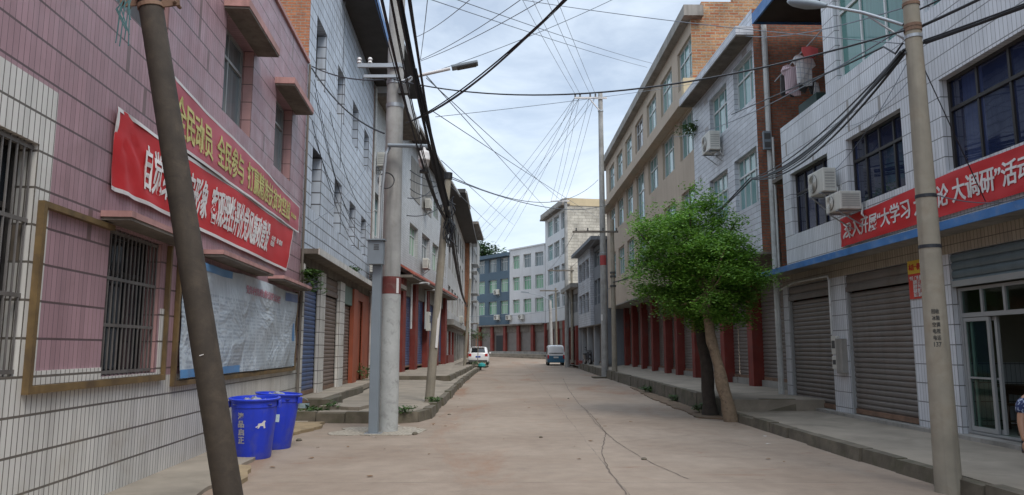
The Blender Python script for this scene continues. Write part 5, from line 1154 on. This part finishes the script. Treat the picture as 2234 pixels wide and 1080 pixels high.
rs = random.Random(31); m_dry = M('dry_leaf', (.20, .11, .05), .9, .4, 9); m_pap = M('paper_scrap', (.5, .49, .46), .8, .15, 9)
for k in range(46):
    y = rs.choice((rs.uniform(9.5, 16), rs.uniform(12, 26))); x = rs.uniform(-2.8, 4.85) if rs.random() < .55 else rs.choice((rs.uniform(4.2, 4.85), rs.uniform(-3.3, -2.1) if y < 15.5 else rs.uniform(-1.75, -1.2)))
    q = rs.uniform(.025, .06); mb = MB(); a = rs.uniform(0, 6.28); n_ = rs.choice((5, 6, 7)); pap = k % 9 == 0
    ring = [(q * rs.uniform(.5, 1.1) * math.cos(a + i * 6.283 / n_), q * rs.uniform(.3, .9) * math.sin(a + i * 6.283 / n_), rs.uniform(.004, .016)) for i in range(n_)]
    mb.add(ring, [tuple(range(n_))]); o = mb.build('paper_scrap' if pap else 'dry_leaf', m_pap if pap else m_dry); o.location = (x, y, .006)
    tag(o, 'small pale paper scrap lying on the dusty road' if pap else 'small dry brown leaf lying on the dusty road', 'litter' if pap else 'leaf', 'paper scraps on the road' if pap else 'dry leaves on the road')

# ------------------------------------------------------------------ vehicles
def wheel(e, x, y, r, wd=.2):
    w_ = empty_part('wheel', e, (x, y, r))
    MB().tube([(-wd / 2, 0, 0), (-wd * .42, 0, 0), (wd * .42, 0, 0), (wd / 2, 0, 0)], [r * .93, r, r, r * .93], 24).build('tyre', m_black, w_, smooth=True)
    for s_ in (-1, 1): MB().tube([(s_ * wd * .5, 0, 0), (s_ * (wd * .5 + .012), 0, 0)], [r * .62, r * .55], 18).build('rim', m_steel, w_)
def empty_part(name, parent, loc):
    o = bpy.data.objects.new(name, None); col.objects.link(o); o.parent = parent; o.location = loc; o.empty_display_size = .1; return o
def section(y, hw, zb, zs, zt, hwt):      # half widths at sill/shoulder and roof
    pts = [(hw * .9, zb), (hw, zb + .12), (hw, (zb + zs) / 2), (hw * .985, zs), (hwt + (hw - hwt) * .25, zt - .12), (hwt * .9, zt - .02), (hwt * .5, zt)]
    return [(x, y, z) for x, z in pts] + [(-x, y, z) for x, z in reversed(pts)]
m_carw = M('white_car_paint', (.68, .68, .68), .25, .05, 1); m_cglass = GLASS('car_glass', (.012, .014, .016), (.02, .022, .025), .05); m_tail = M('tail_lamp', (.4, .02, .02), .25, .1, 3); m_plate = M('blue_plate', (.03, .08, .42), .4, .05, 3); m_vanb = M('teal_blue_paint', (.03, .12, .2), .3, .08, 1); m_headl = M('head_lamp', (.6, .6, .6), .15, .05, 3)
def vehicle(name, label, loc, L, W_, prof, lower, upper, glass, cat, wheels, r, lamps, rz=0):
    e = empty(name, loc, label, cat, None, rz); hw = W_ / 2
    for nm, m_, rng in (('body', upper, 0), ):
        MB().loft([section(y, hw * k, zb, zs, zt, hw * kt) for y, k, zb, zs, zt, kt in prof]).build(nm, m_, e, smooth=True)
    if lower is not upper:
        mb = MB(); lo = [(y, k, zb, zs) for y, k, zb, zs, zt, kt in prof]
        mb.loft([[(x, y + (-.004 if i == 0 else 0) + (.004 if i == len(lo) - 1 else 0), z) for x, z in ((hw * k * .9 + .006, zb), (hw * k + .006, zb + .12), (hw * k + .006, (zb + zs) / 2), (hw * k + .004, zs - .04), (-hw * k - .004, zs - .04), (-hw * k - .006, (zb + zs) / 2), (-hw * k - .006, zb + .12), (-hw * k * .9 - .006, zb))] for i, (y, k, zb, zs) in enumerate(lo)]).build('lower_body', lower, e, smooth=True)
    for nm, pts in glass: MB().add(pts, [tuple(range(len(pts)))]).build(nm, m_cglass, e)
    for x in (-hw + .12, hw - .12):
        for y in wheels: wheel(e, x, y, r)
    for nm, m_, (x0, x1, y0, y1, z0, z1) in lamps: MB().box(x0, x1, y0, y1, z0, z1).build(nm, m_, e, bevel=.012)
    return e
hw = .9
vehicle('white_suv', 'white hatchback style SUV parked by the left pavement with its rear to viewer', (-3.02, 66, .07), 4.3, 1.82,
        [(0, .93, .32, .95, 1.0, .8), (.06, .99, .3, 1.0, 1.12, .8), (.45, 1, .28, 1.02, 1.62, .74), (1.6, 1, .28, 1.0, 1.68, .76), (2.4, 1, .28, .98, 1.6, .74), (3.15, 1, .28, .95, 1.02, .85), (4.1, .96, .3, .8, .86, .85), (4.25, .88, .34, .7, .74, .85)], m_carw, m_carw,
        [('rear_window', [(-.62, .085, 1.16), (.62, .085, 1.16), (.56, .36, 1.52), (-.56, .36, 1.52)]), ('windscreen', [(-.62, 3.05, 1.08), (.62, 3.05, 1.08), (.55, 2.5, 1.54), (-.55, 2.5, 1.54)]), ('side_window', [(.90, .6, 1.06), (.90, 2.9, 1.04), (.75, 2.3, 1.5), (.74, .75, 1.52)]), ('side_window', [(-.90, .6, 1.06), (-.90, 2.9, 1.04), (-.75, 2.3, 1.5), (-.74, .75, 1.52)])],
        'car', (.75, 3.4), .34, [('tail_light', m_tail, (-.86, -.6, -.02, .1, .82, 1.06)), ('tail_light', m_tail, (.6, .86, -.02, .1, .82, 1.06)), ('bumper', m_acd, (-.82, .82, -.04, .15, .3, .5)), ('number_plate', m_plate, (-.22, .22, -.025, .03, .72, .86)), ('spoiler', m_carw, (-.58, .58, .3, .5, 1.6, 1.66)), ('mirror', m_carw, (.9, 1.08, 2.7, 2.85, 1.05, 1.2)), ('mirror', m_carw, (-1.08, -.9, 2.7, 2.85, 1.05, 1.2))])
vehicle('minivan', 'small minivan with white top and teal blue lower half seen from behind', (3.92, 66, .07), 3.6, 1.56,
        [(0, .95, .3, .92, 1.55, .88), (.05, .99, .28, .94, 1.72, .86), (.4, 1, .26, .95, 1.82, .84), (2.6, 1, .26, .95, 1.82, .84), (3.2, .98, .26, .92, 1.3, .88), (3.6, .93, .3, .85, .95, .9)], m_vanb, m_carw,
        [('rear_window', [(-.62, -.006, 1.06), (.62, -.006, 1.06), (.56, .035, 1.55), (-.56, .035, 1.55)]), ('windscreen', [(-.6, 3.12, 1.4), (.6, 3.12, 1.4), (.54, 2.72, 1.72), (-.54, 2.72, 1.72)]), ('side_window', [(.785, .4, 1.02), (.785, 2.7, 1.02), (.7, 2.6, 1.6), (.7, .45, 1.6)]), ('side_window', [(-.785, .4, 1.02), (-.785, 2.7, 1.02), (-.7, 2.6, 1.6), (-.7, .45, 1.6)])],
        'van', (.6, 2.9), .28, [('tail_light', m_tail, (-.76, -.62, -.03, .06, .62, .95)), ('tail_light', m_tail, (.62, .76, -.03, .06, .62, .95)), ('bumper', m_vanb, (-.76, .76, -.07, .1, .3, .5)), ('number_plate', m_headl, (-.22, .22, -.04, .0, .66, .8))])
# motor scooter
ms = empty('motor_scooter', (5.62, 55, .425), 'dark motor scooter parked on the right pavement facing the viewer', 'motor scooter', None, R(12))
def tyre(y, r): 
    w_ = empty_part('wheel', ms, (0, y, r)); MB().tube([(r * .85 * 0 - .05, 0, 0), (.05, 0, 0)], r, 18).build('tyre', m_black, w_); MB().tube([(-.055, 0, 0), (.055, 0, 0)], r * .55, 12).build('rim', m_steel, w_)
tyre(-.6, .25); tyre(.6, .25)
m_scoot = M('dark_scooter_paint', (.05, .05, .055), .3, .2, 3)
MB().loft([[(x * k, y, z) for x, z in ((-.1, .3), (.1, .3), (.2, .55), (.17, .95), (-.17, .95), (-.2, .55))] for y, k in ((-.52, .5), (-.42, 1), (-.36, 1.0))]).build('front_fairing', m_scoot, ms, bevel=.02)
MB().box(-.12, .12, -.36, .2, .28, .34).build('foot_board', m_scoot, ms, bevel=.01); MB().loft([[(x * k, y, z + dz) for x, z in ((-.12, .35), (.12, .35), (.15, .65), (-.15, .65))] for y, k, dz in ((.1, .8, 0), (.3, 1.1, .02), (.85, .7, .1))]).build('rear_body', m_scoot, ms, bevel=.02)
MB().box(-.13, .13, .1, .8, .72, .8).build('seat', m_black, ms, bevel=.03); MB().tube([(-.34, -.3, 1.08), (-.15, -.42, 1.02), (.15, -.42, 1.02), (.34, -.3, 1.08)], .018, 8).build('handlebar', m_black, ms)
MB().tube([(0, -.6, .25), (0, -.42, .9)], .035, 8).build('fork', m_steel, ms); MB().lathe([(0, 0), (.07, 0), (.08, .03), (0, .05)], (0, -.52, .82), 12).build('headlight', m_headl, ms)
for s_ in (-1, 1): MB().tube([(s_ * .2, -.38, 1.05), (s_ * .26, -.36, 1.2)], .008, 5).obox((s_ * .28, -.36, 1.24), .1, .02, .07, (0, 0, 0)).build('mirror', m_black, ms)
bk = empty('red_basin', (5.45, 58, .425), 'small faded red plastic basin on the right pavement behind the scooter', 'basin')
MB().lathe([(0, 0), (.2, 0), (.3, .22), (.32, .23), (.29, .21), (.19, .03), (0, .03)], n=16).build('bowl', M('faded_red_plastic', (.45, .12, .12), .5, .1, 3), bk)
# planter with a staked sapling before the white car
pl = empty('planter', (-2.55, 55, .22), 'ring of rough stones planted with weeds and a thin staked sapling', 'planter'); rnd = random.Random(4)
for k in range(11):
    a = k * .571; r_ = rnd.uniform(.16, .24); mb = MB(); mb.lathe([(0, -.05), (r_, .0), (r_ * 1.1, r_ * .5), (r_ * .6, r_ * .95), (0, r_)], (.62 * math.cos(a), .62 * math.sin(a), 0), 7); mb.build('stone', m_kerb, pl)
MB().tube([(0, 0, 0), (.03, 0, 1.5), (.0, 0, 3.3)], .035, 6).build('stake', m_poler, pl); sp = MB()
for k in range(46): leaves(sp, (rnd.gauss(0, .45), rnd.gauss(0, .3), 2.35 + rnd.gauss(0, .25)), rnd, 7, .14, .08)
for k in range(40): leaves(sp, (rnd.gauss(0, .3), rnd.gauss(0, .3), rnd.uniform(.1, .4)), rnd, 7, .12, .07)
sp.build('foliage', m_weed, pl)
tb_ = MB().lathe([(0, 0), (.16, 0), (.22, .1), (.18, .25), (.06, .3), (0, .34)], n=9, sx=1.3).build('plastic_bag', M('teal_plastic_bag', (.03, .33, .33), .4, .2, 6)); tb_.location = (-2.2, 54.2, .24); tag(tb_, 'teal plastic bag lying against the stone planter', 'bag')

# ------------------------------------------------------------------ person seated at the shop front, mostly beyond the right edge
def skin(name, verts, edges, radii, mat, parent, root=0, sub=2):
    me = bpy.data.meshes.new(name); me.from_pydata(verts, edges, []); o = bpy.data.objects.new(name, me); col.objects.link(o)
    o.parent = parent
    m_ = o.modifiers.new('skin', 'SKIN'); m_.use_smooth_shade = True
    if not me.skin_vertices: me.attributes
    for i, v in enumerate(me.skin_vertices[0].data): v.radius = (radii[i], radii[i]); v.use_root = (i == root)
    s_ = o.modifiers.new('sub', 'SUBSURF'); s_.levels = sub; s_.render_levels = sub
    dg = bpy.context.evaluated_depsgraph_get(); me2 = bpy.data.meshes.new_from_object(o.evaluated_get(dg)); o.modifiers.clear(); o.data = me2; me2.name = name
    me2.materials.clear(); me2.materials.append(mat)
    for p in me2.polygons: p.use_smooth = True; p.material_index = 0
    return o
PEX = Vector((6.315, 8.95, .178))
pe = empty('person', PEX, 'seated person in dark blue patterned T-shirt, arm hanging down, at right edge', 'person')
m_skin = M('tanned_skin', (.40, .215, .135), .5, .15, 6, bump=.001, bscl=60); m_hair = M('black_hair', (.012, .011, .01), .5, .2, 20)
s_ = NT('navy_patterned_cloth'); nz = s_.noise(38, 2); m_shirt = s_.out(s_.mix(s_.math('GREATER_THAN', nz, .56), (.018, .028, .09), (.30, .34, .44)), .9)
m_pants = M('dark_grey_trousers', (.04, .04, .045), .9, .2, 6)
# pelvis on a low stool; facing the viewer; sub-millimetre exactness is not needed outside the frame
V = [(0, 0, .34), (0, .02, .52), (0, .02, .70), (0, .01, .84), (0, -.02, .95), (0, -.04, 1.06),          # 0-5 pelvis..head base
     (.09, -.02, .33), (.16, -.38, .40), (.16, -.42, .06), (.16, -.54, .035),                                # left leg 6-9
     (-.09, -.02, .33), (-.14, -.38, .40), (-.14, -.42, .06), (-.14, -.54, .035),                            # right leg 10-13
     (.18, .01, .80), (.25, .02, .56), (.2, -.2, .42),                                                       # left arm 14-16
     (-.18, .01, .80), (-.245, -.0, .55), (-.262, -.06, .33)]                                                 # right arm 17-19
E_ = [(0, 1), (1, 2), (2, 3), (3, 4), (4, 5), (0, 6), (6, 7), (7, 8), (8, 9), (0, 10), (10, 11), (11, 12), (12, 13), (3, 14), (14, 15), (15, 16), (3, 17), (17, 18), (18, 19)]
RR = [.13, .125, .135, .12, .055, .06, .095, .065, .042, .035, .095, .065, .042, .035, .062, .045, .03, .062, .046, .029]
skin('body', V, E_, RR, m_skin, pe)
def hand(wr, dr, side, curl):
    vs = [Vector(wr)]; es = []; rad = [.027]; wr = Vector(wr); dr = Vector(dr).normalized(); ax = Vector((0, 1, 0)); nrm = dr.cross(ax).normalized()
    pm = wr + dr * .05; vs.append(pm); rad.append(.034); es.append((0, 1)); pk = wr + dr * .085; vs.append(pk); rad.append(.034); es.append((1, 2))
    for k, (off, ln) in enumerate(((-.030, .07), (-.010, .08), (.011, .075), (.030, .058))):
        b = wr + dr * .095 + ax * off; q = dr; i0 = 2
        for j in range(3):
            vs.append(b.copy()); rad.append(.0105 - .0012 * j); es.append((i0, len(vs) - 1)); i0 = len(vs) - 1
            q = (q + nrm * curl * side * (.55 + .1 * k)).normalized(); b = b + q * ln * (.42 if j < 2 else .3)
        vs.append(b.copy()); rad.append(.0075); es.append((i0, len(vs) - 1))
    b = wr + dr * .03 - ax * .03; i0 = 1
    for j in range(3): vs.append(b.copy()); rad.append(.0125 - .0015 * j); es.append((i0, len(vs) - 1)); i0 = len(vs) - 1; b = b + (dr * .75 - ax * .5 + nrm * side * .3).normalized() * .03
    return vs, es, rad
v_, e_, r_ = hand((-.262, -.06, .33), (-.03, -.12, -1), 1, .55); skin('hand', [tuple(q) for q in v_], e_, r_, m_skin, pe)
v_, e_, r_ = hand((.2, -.2, .42), (-.1, -.6, -.1), -1, .3); skin('hand', [tuple(q) for q in v_], e_, r_, m_skin, pe)
skin('tee_shirt', [(0, 0, .38), (0, .02, .52), (0, .02, .70), (0, .01, .85), (.18, .01, .81), (.232, .015, .635), (-.18, .01, .81), (-.228, .004, .635)], [(0, 1), (1, 2), (2, 3), (3, 4), (4, 5), (3, 6), (6, 7)], [.15, .14, .15, .125, .085, .074, .085, .074], m_shirt, pe, 1)
skin('trousers', [(0, 0, .33), (.09, -.02, .34), (.16, -.39, .40), (.16, -.42, .1), (-.09, -.02, .34), (-.14, -.39, .40), (-.14, -.42, .1)], [(0, 1), (1, 2), (2, 3), (0, 4), (4, 5), (5, 6)], [.15, .112, .084, .065, .112, .084, .065], m_pants, pe)
hd = MB(); rings = []
for z, rx, ry, dy in ((1.0, .03, .03, -.03), (1.02, .055, .06, -.045), (1.06, .068, .082, -.04), (1.11, .076, .095, -.035), (1.15, .078, .098, -.03), (1.19, .072, .09, -.025), (1.22, .05, .065, -.02), (1.235, .012, .015, -.02)):
    rings.append([(rx * math.cos(a), dy + ry * math.sin(a), z) for a in [k * math.pi / 9 for k in range(18)]])
hd.loft(rings).build('head', m_skin, pe, smooth=True)
MB().loft([[(rx * math.cos(a), .0 - .025 + ry * math.sin(a), z) for a in [k * math.pi / 9 for k in range(18)]] for z, rx, ry in ((1.13, .082, .085), (1.17, .083, .098), (1.21, .07, .086), (1.245, .03, .04), (1.25, .005, .005))]).build('hair', m_hair, pe, smooth=True)
MB().obox((0, -.135, 1.1), .022, .03, .035, (0.3, 0, 0)).build('nose', m_skin, pe, bevel=.008); MB().box(-.025, .025, -.128, -.12, 1.055, 1.063).build('mouth', M('lips', (.3, .11, .09), .5, .1, 9), pe)
for x in (-.03, .03): MB().lathe([(0, -.008), (.011, -.004), (.011, .004), (0, .008)], (x, -.124, 1.135), 10).build('eye', m_black, pe); 
for x in (-.078, .078): MB().obox((x, -.03, 1.11), .016, .035, .055, (0, 0, 0)).build('ear', m_skin, pe, bevel=.006)
so = empty('low_stool', PEX + Vector((0, .02, -.006)), 'low wooden stool under the seated person at right edge', 'stool')
MB().box(-.17, .17, -.13, .13, .18, .215).build('seat', m_wood, so, bevel=.008)
for x in (-.13, .13):
    for y in (-.1, .1): MB().box(x - .018, x + .018, y - .018, y + .018, 0, .18).build('leg', m_wood, so)
